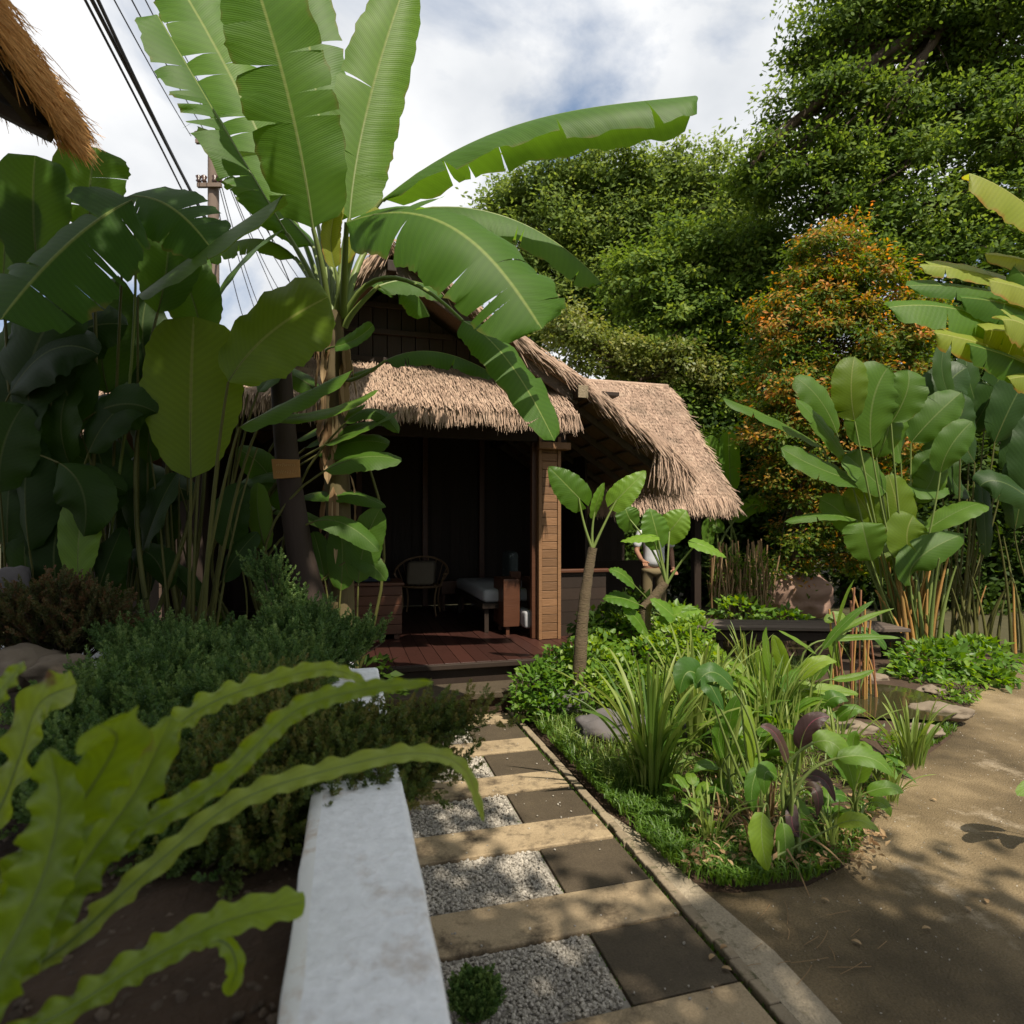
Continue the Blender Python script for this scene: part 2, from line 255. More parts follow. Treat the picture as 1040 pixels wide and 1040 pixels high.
MT['white'] = M_noise('white_wall_paint', [(.68,.69,.71), (.83,.84,.87)], scale=3.5, rough=.7, bump=.8, bscale=30, detail=10, second=(4, (.36,.27,.19), .54, .74), speck=.10, speckscale=30)
MT['whiteW'] = M_noise('white_wall_edge', [(.66,.66,.65), (.78,.78,.77)], scale=3, rough=.7, bump=.3, bscale=45, second=(3, (.42,.27,.15), .50, .62))
MT['rock'] = M_noise('garden_rock', [(.045,.041,.04), (.11,.10,.10), (.085,.065,.05)], scale=3.5, rough=.9, bump=.9, bscale=14)
MT['rock_p'] = M_noise('pink_rock', [(.20,.12,.09), (.38,.25,.19)], scale=3, rough=.9, bump=1, bscale=9)
MT['rock_l'] = M_noise('pale_rock', [(.10,.08,.055), (.24,.19,.14)], scale=6, rough=.9, bump=1, bscale=20)
MT['brick'] = M_noise('pale_brick', [(.42,.25,.16), (.58,.38,.26)], scale=6, rough=.9, bump=.4)
MT['rust_roof'] = M_noise('red_roof', [(.30,.08,.04), (.42,.13,.06)], scale=12, rough=.8, bump=.8)
MT['cable'] = M_noise('black_cable', [(.012,.012,.013), (.02,.02,.022)], rough=.6, bump=0)
MT['pole'] = M_noise('weathered_pole', [(.12,.085,.065), (.22,.17,.14)], scale=4, rough=.9, bump=.5, stretch=(1, 1, .2))
MT['stem_b'] = M_noise('banana_stem', [(.035,.025,.014), (.10,.075,.035), (.09,.11,.03)], scale=5, rough=.8, bump=.6, stretch=(1, 1, .2))
MT['ceram'] = M_noise('dark_insulator', [(.05,.03,.025), (.09,.05,.04)], rough=.3, bump=0)
MT['cloth_w'] = M_noise('white_shirt_cloth', [(.62,.63,.66), (.74,.75,.78)], scale=3, rough=.9, bump=.3, bscale=12)
MT['cloth_k'] = M_noise('khaki_cloth', [(.16,.125,.065), (.22,.17,.09)], scale=4, rough=.95, bump=.3, bscale=20)
MT['cloth_g'] = M_noise('grey_upholstery', [(.30,.30,.32), (.38,.38,.40)], scale=4, rough=.95, bump=.2)
MT['cloth_c'] = M_noise('dark_patterned_cushion', [(.03,.04,.04), (.05,.06,.06), (.25,.28,.27)], pos=[0, .6, .66], scale=14, rough=.95, bump=.2)
MT['cloth_n'] = M_noise('navy_blanket', [(.012,.018,.026), (.02,.028,.038)], scale=14, rough=.95, bump=.4)
MT['skin'] = M_noise('skin', [(.30,.15,.09), (.36,.19,.12)], scale=5, rough=.55, bump=.05)
MT['hair'] = M_noise('black_hair', [(.01,.008,.007), (.02,.016,.013)], scale=20, rough=.5, bump=.4)
MT['cane'] = M_noise('rattan_cane', [(.15,.09,.045), (.21,.13,.07)], scale=8, rough=.5, bump=.2)
MT['fabric_b'] = M_noise('beige_cushion', [(.13,.105,.075), (.17,.14,.10)], scale=8, rough=.9, bump=.2)
MT['pink'] = M_noise('dusty_pink_cushion', [(.42,.20,.15), (.5,.25,.19)], scale=8, rough=.9, bump=.2)
MT['tag'] = M_noise('wooden_tag', [(.24,.12,.035), (.36,.19,.06)], scale=5, rough=.7, bump=.3, stretch=(1, 1, 4))
MT['tag_t'] = M_noise('tag_lettering', [(.46,.30,.12), (.5,.33,.14)], scale=5, rough=.7, bump=.1)
def M_water():
    m, nt, N, L = newmat('pond_water'); b = N.new('ShaderNodeBsdfPrincipled'); b.inputs['Base Color'].default_value = (.035, .032, .014, 1); b.inputs['Roughness'].default_value = .06; b.inputs['Specular IOR Level'].default_value = .6
    n = N.new('ShaderNodeTexNoise'); n.inputs['Scale'].default_value = 9; bm = N.new('ShaderNodeBump'); bm.inputs['Strength'].default_value = .1; bm.inputs['Distance'].default_value = .01
    L.new(n.outputs[0], bm.inputs['Height']); L.new(bm.outputs[0], b.inputs['Normal']); o = N.new('ShaderNodeOutputMaterial'); L.new(b.outputs[0], o.inputs[0]); return m
MT['water'] = M_water()
# ---------------------------------------------------------------- leaf geometry
def prof(v, a, b):
    pk = a/(a+b); return (np.clip(v, 1e-5, 1)**a*np.clip(1-v, 1e-5, 1)**b)/(pk**a*(1-pk)**b)
def blade(mb, c0, c1, c2, Wd, up, fold=.2, shape=(.35, .4), nv=20, nu=4, wave=.03, wk=4, tears=0, lobe=0, sweep=.1, curl=.2, r=None, mi=0, rib=.006, foldL=None, c15=None, tipcut=0, gapw=1.0, rmi=1):
    """one leaf blade along a bezier midrib; two halves, optional tears running in from the margin"""
    r = rng.uniform(.2, .8) if r is None else r
    def curve(v):
        v = np.asarray(v)[..., None]
        if c15 is None: return (1-v)**2*c0+2*v*(1-v)*c1+v*v*c2, 2*(1-v)*(c1-c0)+2*v*(c2-c1)
        return ((1-v)**3*c0+3*v*(1-v)**2*c1+3*v*v*(1-v)*c15+v**3*c2, 3*(1-v)**2*(c1-c0)+6*v*(1-v)*(c15-c1)+3*v*v*(c2-c15))
    c0, c1, c2 = (np.asarray(x, float) for x in (c0, c1, c2)); up = unit(up)
    Lg = np.linalg.norm(c2-c0)
    for sg in (1, -1):
        f0 = fold if sg > 0 or foldL is None else foldL
        nt_ = tears if np.isscalar(tears) else tears[0 if sg > 0 else 1]
        cuts = [0.0]+sorted(rng.uniform(.12, .93, int(nt_)).tolist())+[1.0]
        ph = rng.uniform(0, 6.28)
        for k in range(len(cuts)-1):
            v0, v1 = cuts[k], cuts[k+1]
            n = max(3, int(nv*(v1-v0))+2)
            vv = np.linspace(v0, v1, n); ss = np.linspace(0, 1, nu+1)
            Vv, Sg = np.meshgrid(vv, ss, indexing='ij')
            if nt_:
                dep = rng.uniform(.0, .8); g = np.clip((Sg-dep)/(1-dep+1e-6), 0, 1)*rng.uniform(.003, .02)*gapw
                mid = (v0+v1)/2; Vv2 = Vv+np.sign(mid-Vv)*np.minimum(g, abs(mid-Vv))*(1)
                ef = rng.normal(0, .10)
            else: Vv2 = Vv; ef = 0
            C, T = curve(Vv2); T = T/(np.linalg.norm(T, axis=-1, keepdims=True)+1e-9)
            S = np.cross(T, up); S /= (np.linalg.norm(S, axis=-1, keepdims=True)+1e-9); Nn = np.cross(S, T)
            w = Wd*prof(Vv*(1-tipcut)+0, *shape)
            jag = 1+.03*np.sin(Vv*57+ph)+.02*np.sin(Vv*131+ph*2)
            w = w*jag
            ang = f0+ef*Sg-curl*Sg
            pos = C+S*(sg*w*Sg*np.cos(ang))[..., None]+Nn*(w*Sg*np.sin(ang))[..., None]
            pos += Nn*(wave*Wd*Sg**2*np.sin(wk*6.283*Vv+ph))[..., None]
            pos += T*(sweep*w*Sg)[..., None]
            if lobe: pos -= T*(lobe*Wd*Sg*(1-Vv)**5)[..., None]
            m_ = nu+1
            i = np.arange(n-1)[:, None]*m_; j = np.arange(nu)[None]
            Fq = np.stack([i+j, i+j+1, i+m_+j+1, i+m_+j], -1).reshape(-1, 4)
            if sg < 0: Fq = Fq[:, ::-1]
            uv = np.stack([.5+sg*.5*Sg, Vv], -1).reshape(-1, 2)
            mb.add(pos.reshape(-1, 3), Fq, uv=uv, r=r, mi=mi)
    if rib:
        vv = np.linspace(0, .96, 10); C, T = curve(vv); T = T/(np.linalg.norm(T, axis=-1, keepdims=True)+1e-9)
        S = np.cross(T, up); Nn = np.cross(S, T); Nn /= (np.linalg.norm(Nn, axis=-1, keepdims=True)+1e-9)
        tube(mb, C-Nn*rib*.6, np.linspace(rib, rib*.25, 10), n=5, mi=rmi, cap=False)
def hleaf(parent, mat, base, bb, c1, tip, Wd, up, pr=.016, pctrl=None, name='leaf', pmat='petiole', **k):
    """stalk from base to blade base bb, then the blade"""
    mb = MB(); bb = np.asarray(bb, float)
    if base is not None:
        base = np.asarray(base, float)
        ct = bb-unit(np.asarray(c1)-bb)*np.linalg.norm(bb-base)*.5 if pctrl is None else pctrl
        tube(mb, bez(base, ct, bb, 12), np.linspace(pr, pr*.5, 12), n=7, mi=1, cap=False)
    k.setdefault('rib', pr*.45)
    blade(mb, bb, c1, tip, Wd, up, **k)
    return mb.build(name, [MT[mat], MT[pmat]], parent)
def cards(mb, C, D, Nn, L, Wd, r, mi=0):
    """many small folded leaves: C base points, D directions, Nn normals"""
    n = len(C); D = D/(np.linalg.norm(D, axis=1)[:, None]+1e-9)
    S = np.cross(D, Nn); S /= (np.linalg.norm(S, axis=1)[:, None]+1e-9); U = np.cross(S, D)
    L = np.broadcast_to(np.asarray(L, float), (n,))[:, None]; Wd = np.broadcast_to(np.asarray(Wd, float), (n,))[:, None]
    V = np.stack([C, C+D*L*.45+S*Wd+U*Wd*.35, C+D*L-U*L*.12, C+D*L*.45-S*Wd+U*Wd*.35, C+D*L*.5], 1).reshape(-1, 3)
    b = np.arange(n)[:, None]*5
    Fq = np.concatenate([b+np.array([[0, 1, 2, 4]]), b+np.array([[0, 4, 2, 3]])])
    rr = np.repeat(np.broadcast_to(np.asarray(r, float), (n,)), 5)
    mb.add(V, Fq, r=rr, mi=mi)
def quads(mb, C, D, Nn, L, Wd, r, mi=0):
    n = len(C); D = D/(np.linalg.norm(D, axis=1)[:, None]+1e-9)
    S = np.cross(D, Nn); S /= (np.linalg.norm(S, axis=1)[:, None]+1e-9)
    L = np.broadcast_to(np.asarray(L, float), (n,))[:, None]; Wd = np.broadcast_to(np.asarray(Wd, float), (n,))[:, None]
    V = np.stack([C, C+D*L*.5+S*Wd, C+D*L, C+D*L*.5-S*Wd], 1).reshape(-1, 3)
    b = np.arange(n)[:, None]*4; mb.add(V, b+np.array([[0, 1, 2, 3]]), r=np.repeat(np.broadcast_to(np.asarray(r, float), (n,)), 4), mi=mi)
def rdir(n, zb=0.0):
    v = rng.normal(size=(n, 3)); v[:, 2] += zb; return v/(np.linalg.norm(v, axis=1)[:, None]+1e-9)
# ================================================================ SETTING
mb = MB(); s = 400
mb.add([(-s, -s, -.03), (s, -s, -.03), (s, s, -.03), (-s, s, -.03)], [[0, 1, 2, 3]]); setp(mb.build('ground', MT['ground']), kind='structure')
def poly_sheet(name, pts, z, mat, thick=.0, sub=True):
    mb = MB(); n = len(pts); mb.add([(p[0], p[1], z) for p in pts], np.arange(n)[None])
    if thick:
        V = [(p[0], p[1], z) for p in pts]+[(p[0], p[1], z-thick) for p in pts]
        mb.add(V, [[i, i+n, (i+1) % n+n, (i+1) % n] for i in range(n)])
    o = mb.build(name, mat, smooth=False); return setp(o, kind='structure')
# concrete drive on the right and in front
edgeR = [G(700, 905), G(748, 907), G(820, 900), G(862, 878), G(880, 850), G(902, 805), G(930, 775), G(965, 750), G(978, 728), G(992, 707), G(1012, 690), G(1034, 676)]
pts = [W(1.44, -4), W(1.44, 2.45)]+edgeR+[V3(7.6, 8.2, 0), V3(12, 9.5, 0), V3(12, -4, 0)]
poly_sheet('concrete_path', pts[::-1], .0, MT['drive'], .02)
# path bed under the slabs
poly_sheet('path_bed', [W(.1, -1), W(1.345, -1), W(1.345, 5.5), W(.1, 5.5)], -.012, MT['soil'])
mb = MB()
tt = np.linspace(-1, 5.35, 60)
for i in range(len(tt)-1):
    j = rng.uniform(-.006, .006); wbox(mb, 1.362+j, 1.4095, tt[i], tt[i+1]-.004*(i % 3 == 0), -.03, .010+rng.uniform(-.002, .003), r=rng.uniform(.3, .8))
setp(bevel(mb.build('kerb', MT['mortar'], smooth=False), .006), kind='structure')
poly_sheet('mortar_strip', [W(1.411, -3), W(1.55, -3), W(1.56, .8), W(1.53, 1.4), W(1.56, 1.9), W(1.52, 2.3), W(1.50, 2.75), W(1.411, 3.1)], .004, MT['mortar_l'])
# slabs, dark pavers, gravel beds
ordn = ['nearest', 'second', 'third', 'fourth', 'fifth', 'sixth', 'seventh']
ico = None
def ico_data():
    import bmesh
    bm = bmesh.new(); bmesh.ops.create_icosphere(bm, subdivisions=1, radius=1); V = np.array([v.co[:] for v in bm.verts]); Fc = np.array([[v.index for v in f.verts] for f in bm.faces]); bm.free(); return V, Fc
IV, IF = ico_data()
def stones(mb, C, size, flat=.6, jit=.25, rr=None):
    n = len(C)
    for i in range(n):
        s = size*rng.uniform(.55, 1.25); q = np.array(Matrix.Rotation(rng.uniform(0, 6.28), 3, Vector(rdir(1)[0])))
        V = (IV*(1+rng.uniform(-jit, jit, (len(IV), 1))))*np.array([1, rng.uniform(.6, .9), flat])*s
        mb.add(V@q.T+C[i], IF, r=rng.uniform(0, 1) if rr is None else rr)
for k in range(7):
    t0 = 1.555+.645*(k-1)
    if k == 6: t0 += .0
    mb = MB(); n = 8
    A0, A1 = .14, 1.335
    wbox(mb, A0, A1, t0, t0+.25, -.05, .0+.008)
    if k < 6 or True:
        setp(bevel(mb.build('sandy_slab', MT['slab'], smooth=False), .006), '%s long sandy concrete slab of the garden path, counted from the camera' % ordn[k], 'paving slab', 'sandy slabs across the path')
    if k < 6:
        mb = MB(); wbox(mb, .925, 1.335, t0+.262, t0+.633, -.05, .002)
        setp(bevel(mb.build('dark_paver', MT['slab_d'], smooth=False), .005), '%s square dark paver beside the gravel, counted from the camera' % ordn[k], 'paver', 'dark square pavers of the path')
        mb = MB(); n = [4200, 3600, 2800, 2000, 1500, 1000][k]
        C = np.array([W(rng.uniform(.15, .90), rng.uniform(t0+.27, t0+.63), rng.uniform(-.012, .001)) for _ in range(n)])
        mb.add([W(.146, t0+.256, -.0108), W(.92, t0+.256, -.0108), W(.92, t0+.64, -.0108), W(.146, t0+.64, -.0108)], [[0, 1, 2, 3]], r=0.0)
        stones(mb, C, [.0088, .009, .0098, .011, .013, .015][k])
        o = mb.build('gravel', MT['gravel'], smooth=False); setp(o, '%s bed of loose pale grey gravel between the slabs' % ordn[k], 'gravel', 'gravel beds of the path', 'stuff')
mb = MB(); C = []
for _ in range(1500):
    x, y = rng.uniform(.75, 5.2), rng.uniform(1.9, 6.0)
    if x > 1.0+max(0, (y-2.6))*1.05: C.append((x, y, .001))
stones(mb, np.array(C), .0042, .5); setp(mb.build('grit', MT['gravel'], smooth=False), 'fine grit and crumbs strewn over the concrete drive', 'grit', kind='stuff')
mb = MB(); C = [W(rng.uniform(.2, 1.33), rng.uniform(1.5, 5), .010) for _ in range(170)]
stones(mb, np.array(C), .006, .6); setp(mb.build('stray_pebbles', MT['gravel'], smooth=False), 'stray pebbles kicked onto the slabs of the path', 'pebbles', kind='stuff')
mb = MB(); n = 1500; C = np.array([W((1.348, 1.352, .915, rng.uniform(.92, 1.33))[rng.integers(4)]+rng.normal(0, .006), rng.uniform(1.5, 5.2), -.02) for _ in range(n)])
cards(mb, C, rdir(n, 1.5), rdir(n), .022, .003, rng.uniform(0, .8, n)); setp(mb.build('moss', MT['lawn']), 'moss and tiny weeds growing in the joints by the kerb', 'moss', kind='stuff')
# a few dry leaves lying on the paths
spots = [(850, 873), (845, 893), (722, 966), (737, 962), (733, 975), (838, 912), (905, 950), (942, 943), (925, 960), (883, 820), (1003, 868)]
spots = [(941, 943), (1002, 915), (983, 923), (735, 962), (723, 972), (738, 984), (838, 914), (870, 957), (948, 812)]
wds = ['small curled yellow leaf lying on the concrete in the sun', 'pale dry leaf lying alone on the right edge of the concrete', 'thin dry leaf by another on the sunlit concrete', 'orange fallen leaf lying at the kerb beside the dark paver', 'second fallen leaf just left of the kerb on the dark paver', 'ochre leaf fallen nearest the sandy slab end', 'fallen leaf near the tip of the garden bed', 'straw coloured leaf in the shaded part of the concrete', 'little dry leaf far up the concrete path']
for (x, y), l in zip(spots, wds):
    c = G(x, y, .010); a = rng.uniform(0, 6.28); D = V3(math.cos(a), math.sin(a), .02)*.036
    mb = MB(); blade(mb, c-D/2, c+V3(0, 0, .012), c+D/2, .009, (0, 0, 1), fold=.3, shape=(.6, .6), nv=6, nu=2, r=rng.uniform(.4, 1), rib=.001)
    setp(mb.build('fallen_leaf', [MT['dry'], MT['dry']]), l, 'leaf', 'fallen leaves on the paths')
mb = MB()
for _ in range(16):
    c = G(rng.uniform(730, 900), rng.uniform(925, 1000), .008); a = rng.uniform(-.2, 1.2); L_ = rng.uniform(.05, .16)
    tube(mb, bez(c, c+V3(math.cos(a)*L_/2, math.sin(a)*L_/2, .01), c+V3(math.cos(a+.2)*L_, math.sin(a+.2)*L_, 0), 4), .0012, n=4)
setp(mb.build('straw_litter', MT['dry']), 'scattered thin dry stalks on the dark concrete', 'litter', kind='stuff')
# ---------------------------------------------------------------- garden bed soil (gentle mound)
bedp = [W(1.43, 5.3), W(1.43, 2.75), G(700, 905), G(748, 907), G(820, 900), G(862, 878), G(880, 850), G(902, 805), G(930, 775), G(965, 750), G(978, 728), G(992, 707), G(1012, 690), G(1034, 676), V3(6.6, 8.5, 0), W(1.9, 7.0)]
cx = np.mean([p[:2] for p in bedp], axis=0)
mb = MB(); rings = 8; n = len(bedp); V = []; bp = np.array([p[:2] for p in bedp])
for k in range(rings+1):
    f = 1-k/rings*.999; h = .10*(1-f**4)
    for p in bp:
        q = cx+(p-cx)*f; V.append((q[0], q[1], h*1+rng.uniform(-.008, .008)*(k > 0)-.004*(k == 0)))
Fq = [[k*n+i, k*n+(i+1) % n, (k+1)*n+(i+1) % n, (k+1)*n+i] for k in range(rings) for i in range(n)]
mb.add(V, Fq); setp(mb.build('bed_soil', MT['soil']), kind='structure')
# pond
def ell(c, rx, ry, n=28, jit=.08):
    a = np.linspace(0, 2*np.pi, n, endpoint=False); k = 1+rng.uniform(-jit, jit, n); return [(c[0]+rx*k[i]*math.cos(a[i]), c[1]+ry*k[i]*math.sin(a[i]), 0) for i in range(n)]
pc = G(885, 712, .1)
poly_sheet('pond_water', ell(pc, .62, .6), .122, MT['water'])
poly_sheet('pond_water', ell(V3(3.1, 7.9, 0), 1.5, .8), .06, MT['water'])
# rocks
def rock(name, label, c, s, mat, group=None, flat=(1, .8, .6), seed=0, sub=4):
    import bmesh
    bm = bmesh.new(); bmesh.ops.create_icosphere(bm, subdivisions=sub, radius=1)
    rs = np.random.default_rng(seed); V = np.array([v.co[:] for v in bm.verts]); Fc = np.array([[v.index for v in f.verts] for f in bm.faces]); bm.free()
    pl = rs.normal(size=(14, 3)); pl /= np.linalg.norm(pl, axis=1)[:, None]; dd = rs.uniform(.62, .95, 14)
    for p_, d_ in zip(pl, dd):
        q = V@p_; V = V-np.outer(np.maximum(q-d_, 0), p_)*.9
    from mathutils import noise as _ns
    for i in range(len(V)):
        q = Vector(V[i])*1.7+Vector((seed*3.1, 0, 0)); V[i] *= 1+.30*_ns.noise(q)+.12*_ns.noise(q*2.7)+.05*_ns.noise(q*6)
    V = V*np.array(flat)*s
    mb = MB(); mb.add(V+np.asarray(c), Fc); o = mb.build(name, MT[mat]); return setp(o, label, 'rock', group)
rock('boulder', 'grey rounded boulder at the corner of the path and bed', G(574, 738, .0)+V3(.08, .2, .11), .29, 'rock', 'boulders edging the garden bed', (1, .8, .75), 3)
rock('boulder', 'long brownish boulder in the grass behind the sword leaves', G(618, 765, .0)+V3(.07, .12, .09), .30, 'rock', 'boulders edging the garden bed', (1.2, .7, .55), 5)
rock('boulder', 'half hidden pale boulder deep between garden plants', G(705, 772, .0)+V3(0, .1, .12), .16, 'rock', 'boulders edging the garden bed', (1, .8, .8), 8)
rk = [(828, 722, .10), (862, 742, .17), (938, 742, .12), (955, 722, .20), (948, 702, .12), (885, 688, .16)]
rl = ['far left', 'front middle', 'front right', 'right side', 'upper right', 'back middle']
for i, ((x, y, s_), l) in enumerate(zip(rk, rl)):
    rock('pond_stone', 'pale brown %s stone of the ring round the small pond' % l, G(x, y, .1), s_, 'rock_l', 'stones round the pond', (1.2, .8, .42), 20+i, 4)
rock('big_rock', 'large pinkish rock beyond the boardwalk by a thin trunk', P(798, 606, 10.5), .75, 'rock_p', None, (1, .6, .72), 31)
# ---------------------------------------------------------------- planter walls (white)
WZ = .90
pl = thing('planter_wall', 'low white painted wall of the raised planter along the path', 'wall', W(0, 1, 0))
mb = MB(); n = 34; ts = np.linspace(-.6, 3.12, n); prof_ = [(-.102, 0), (-.102, WZ-.02), (-.096, WZ-.004), (-.070, WZ), (.126, WZ), (.138, WZ-.005), (.145, WZ-.02), (.145, 0)]
V = []
for t in ts:
    for a, z in prof_: V.append(W(a+rng.uniform(-.0025, .0025), t, z+rng.uniform(-.002, .002)*(z > .5)))
m_ = len(prof_); mb.add(V, [[i*m_+j, (i+1)*m_+j, (i+1)*m_+j+1, i*m_+j+1] for i in range(n-1) for j in range(m_-1)]); mb.F = []; mb.MI = []; mb.F.append(np.array([[i*m_+j, (i+1)*m_+j, (i+1)*m_+j+1, i*m_+j+1] for j in range(m_-1) for i in range(n-1)])); mb.MI.append(np.repeat([1, 1, 1, 0, 0, 0, 0], n-1)); mb.F.append(np.arange(m_)[None]+(n-1)*m_); mb.MI.append(np.array([0])); mb.build('wall', [MT['white'], MT['whiteW']], pl)
# sloping pier at the wall's end
mb = MB()
b0 = [W(-.2, 2.45, WZ), W(.15, 2.45, WZ), W(.14, 3.25, WZ+.05), W(-.05, 3.25, WZ+.05)]
V = [p+V3(0, 0, .04) for p in b0]+[p*V3(1, 1, 0)+V3(0, 0, .3) for p in b0]
mb.add(V, [[0, 1, 2, 3]]); mb.add(V, [[0, 4, 5, 1], [1, 5, 6, 2], [2, 6, 7, 3], [3, 7, 4, 0]]); pass
mb = MB(); 
V = box8(lambda i, j, k: V3((-5.2, -1.02)[i], (3.62, 3.84)[j], (0, .885)[k])); mb.add(V, BF)
setp(bevel(mb.build('planter_back_wall', MT['white'], smooth=False), .02), 'white back wall of the planter showing through the junipers', 'wall')
# planter soil
mb = MB(); gx = np.linspace(-5.2, .0, 40); gy = np.linspace(-.6, 3.62, 34)
V = []
for x in gx:
    for y in gy:
        amax = -.11; q = W(amax, 0); xx = min(x, (amax*1+y*PD[0]/PD[1]*1)+amax*(PR[0]-PR[1]*PD[0]/PD[1])-amax)
        V.append((xx, y, .74+.04*math.sin(x*3)*math.cos(y*2.3)+rng.uniform(-.014, .014)))
mb.add(V, [[i*34+j, (i+1)*34+j, (i+1)*34+j+1, i*34+j+1] for i in range(39) for j in range(33)]); setp(mb.build('planter_soil', MT['soil']), kind='structure')
mb = MB(); C = np.array([(rng.uniform(-1.6, -.3), rng.uniform(.9, 2.2), .765) for _ in range(1300)]); stones(mb, C, .013, .5)
mulch = mb.build('bark_mulch', MT['bark'], smooth=False); setp(mulch, 'scattered brown bark chips on the planter soil', 'mulch', kind='stuff')
rock('planter_rock', 'flat topped pale stone on the planter rim at the far left', P(24, 676, 2.9)+V3(-.05, 0, -.02), .22, 'rock_l', 'stones on the planter rim', (1.3, .8, .55), 41)
rock('planter_rock', 'smaller pale stone right of the flat topped one on the planter rim', P(62, 680, 2.85), .13, 'rock_l', 'stones on the planter rim', (1.3, .8, .6), 42)
rock('grey_rock', 'smooth grey rock behind the bronze conifer at the left', P(-5, 612, 3.4), .22, 'rock', None, (1.1, .8, .9), 43)
# ================================================================ HUT
GA = .40; T0 = 5.9; DZ = .38
hut = thing('thatched_hut', 'open wooden hut with thatched gable roof and dark red deck', 'hut', W(.4, 6.4, 0))
prof_r = [(.40, 4.42), (1.45, 3.72), (2.39, 3.18), (3.62, 2.36)]
prof_l = [(.40, 4.42), (-.15, 3.86), (-1.3, 3.05), (-2.7, 2.3)]
def strands(mb, P0, D, L, wd, r, droop=.0, Nn=None):
    """thin straws as two-segment strips"""
    n = len(P0); D = D/(np.linalg.norm(D, axis=1)[:, None]+1e-9); Nn = np.tile([0.2, -1., .3], (n, 1)) if Nn is None else Nn
    S = np.cross(D, Nn); S /= (np.linalg.norm(S, axis=1)[:, None]+1e-9)
    L = L[:, None]; wd = wd[:, None] if np.ndim(wd) else wd
    a = P0; b = P0+D*L*.55; c = P0+D*L; c[:, 2] -= (L[:, 0]*droop); b[:, 2] -= L[:, 0]*droop*.3
    V = np.stack([a-S*wd, a+S*wd, b-S*wd, b+S*wd, c-S*wd*.3, c+S*wd*.3], 1).reshape(-1, 3); k = np.arange(n)[:, None]*6
    mb.add(V, np.concatenate([k+np.array([[0, 1, 3, 2]]), k+np.array([[2, 3, 5, 4]])]), r=np.repeat(r, 6))
def roof_slab(mb, A, Bq, t0, t1, th=.10, mi=0):
    (a0, z0), (a1, z1) = A, Bq
    V = box8(lambda i, j, k: W((a0, a1)[i], (t0, t1)[j], (z0, z1)[i]-(0, th)[k])); mb.add(V, BF[:, ::-1], mi=mi)
def thatch_face(mb, c00, c10, c01, c11, rows, per, L, wd=.006, nrm=None, lift=.03, bright=(.25, .9)):
    """c00-c10 along the top, c01-c11 along the eave; straws run from top to eave"""
    for k in range(rows):
        f = (k+.3)/rows; u = rng.uniform(0, 1, per)
        top = c00+(c10-c00)*u[:, None]; bot = c01+(c11-c01)*u[:, None]
        p = top+(bot-top)*(f+rng.uniform(-.28, .28, per)/rows)[:, None]
        d = unit((c01-c00)+(c11-c10)); D = d+rng.normal(0, .10, (per, 3)); nn = unit(np.cross(c10-c00, c01-c00)); nn = nn if nn[2] > 0 else -nn
        p = p+nn*rng.uniform(0, lift, per)[:, None]
        strands(mb, p, D+nn*.04, rng.uniform(.6, 1.2, per)*L, rng.uniform(.6, 1.4, per)*wd, rng.uniform(*bright, per), .02, np.tile(nn, (per, 1)))
mb = MB()
for Pq in (prof_r, prof_l):
    for i in range(3): roof_slab(mb, Pq[i], Pq[i+1], T0, 10.9)
rf = mb.build('roof', MT['thatch_d'], hut, smooth=False)
mb = MB()
for Pq, sg in ((prof_r, 1), (prof_l, -1)):
    for i in range(3):
        (a0, z0), (a1, z1) = Pq[i], Pq[i+1]
        thatch_face(mb, W(a0, T0, z0+.01), W(a0, 10.9, z0+.01), W(a1, T0, z1+.01), W(a1, 10.9, z1+.01), 6, 420, .35)
        # verge fringe over the gable edge
        n = 1300; u = rng.uniform(0, 1, n)[:, None]
        p = W(a0, T0, z0+.02)*(1-u)+W(a1, T0, z1+.02)*u+np.array([[PD[0], PD[1], 0]])*rng.uniform(-.05, .14, (n, 1))+rng.normal(0, .02, (n, 3))
        along = unit(W(a1, T0, z1)-W(a0, T0, z0)); D = along*1.0+V3(-PD[0], -PD[1], 0)*.2+V3(0, 0, -.2)+rng.normal(0, .14, (n, 3))
        strands(mb, p, D, rng.uniform(.10, .26+.06*i, n), rng.uniform(.003, .007, n), rng.uniform(.3, 1, n), .12)
    # eave fringe
    (a1, z1) = Pq[3]; n = 3200; u = rng.uniform(0, 1, n)[:, None]
    p = W(a1, T0, z1)*(1-u)+W(a1, 10.9, z1)*u+rng.normal(0, .025, (n, 3)); D = np.tile(unit(W(a1, T0, z1)-W(a1-sg*.8, T0, z1+.6)), (n, 1))*.7+V3(0, 0, -.8)+rng.normal(0, .14, (n, 3))
    strands(mb, p, D, rng.uniform(.18, .42, n), rng.uniform(.003, .007, n), rng.uniform(.2, .9, n), .1)
    n = 500; u = rng.uniform(.78, 1.0, n)[:, None]; (a0, z0) = Pq[2]
    p = W(a0, T0, z0)*(1-u)+W(a1, T0, z1)*u+rng.normal(0, .03, (n, 3)); D = V3(0, 0, -1)+rng.normal(0, .16, (n, 3))
    strands(mb, p, D, rng.uniform(.2, .42, n), rng.uniform(.003, .007, n), rng.uniform(.3, 1, n), .1)
mb.build('thatch', MT['thatch'], rf)
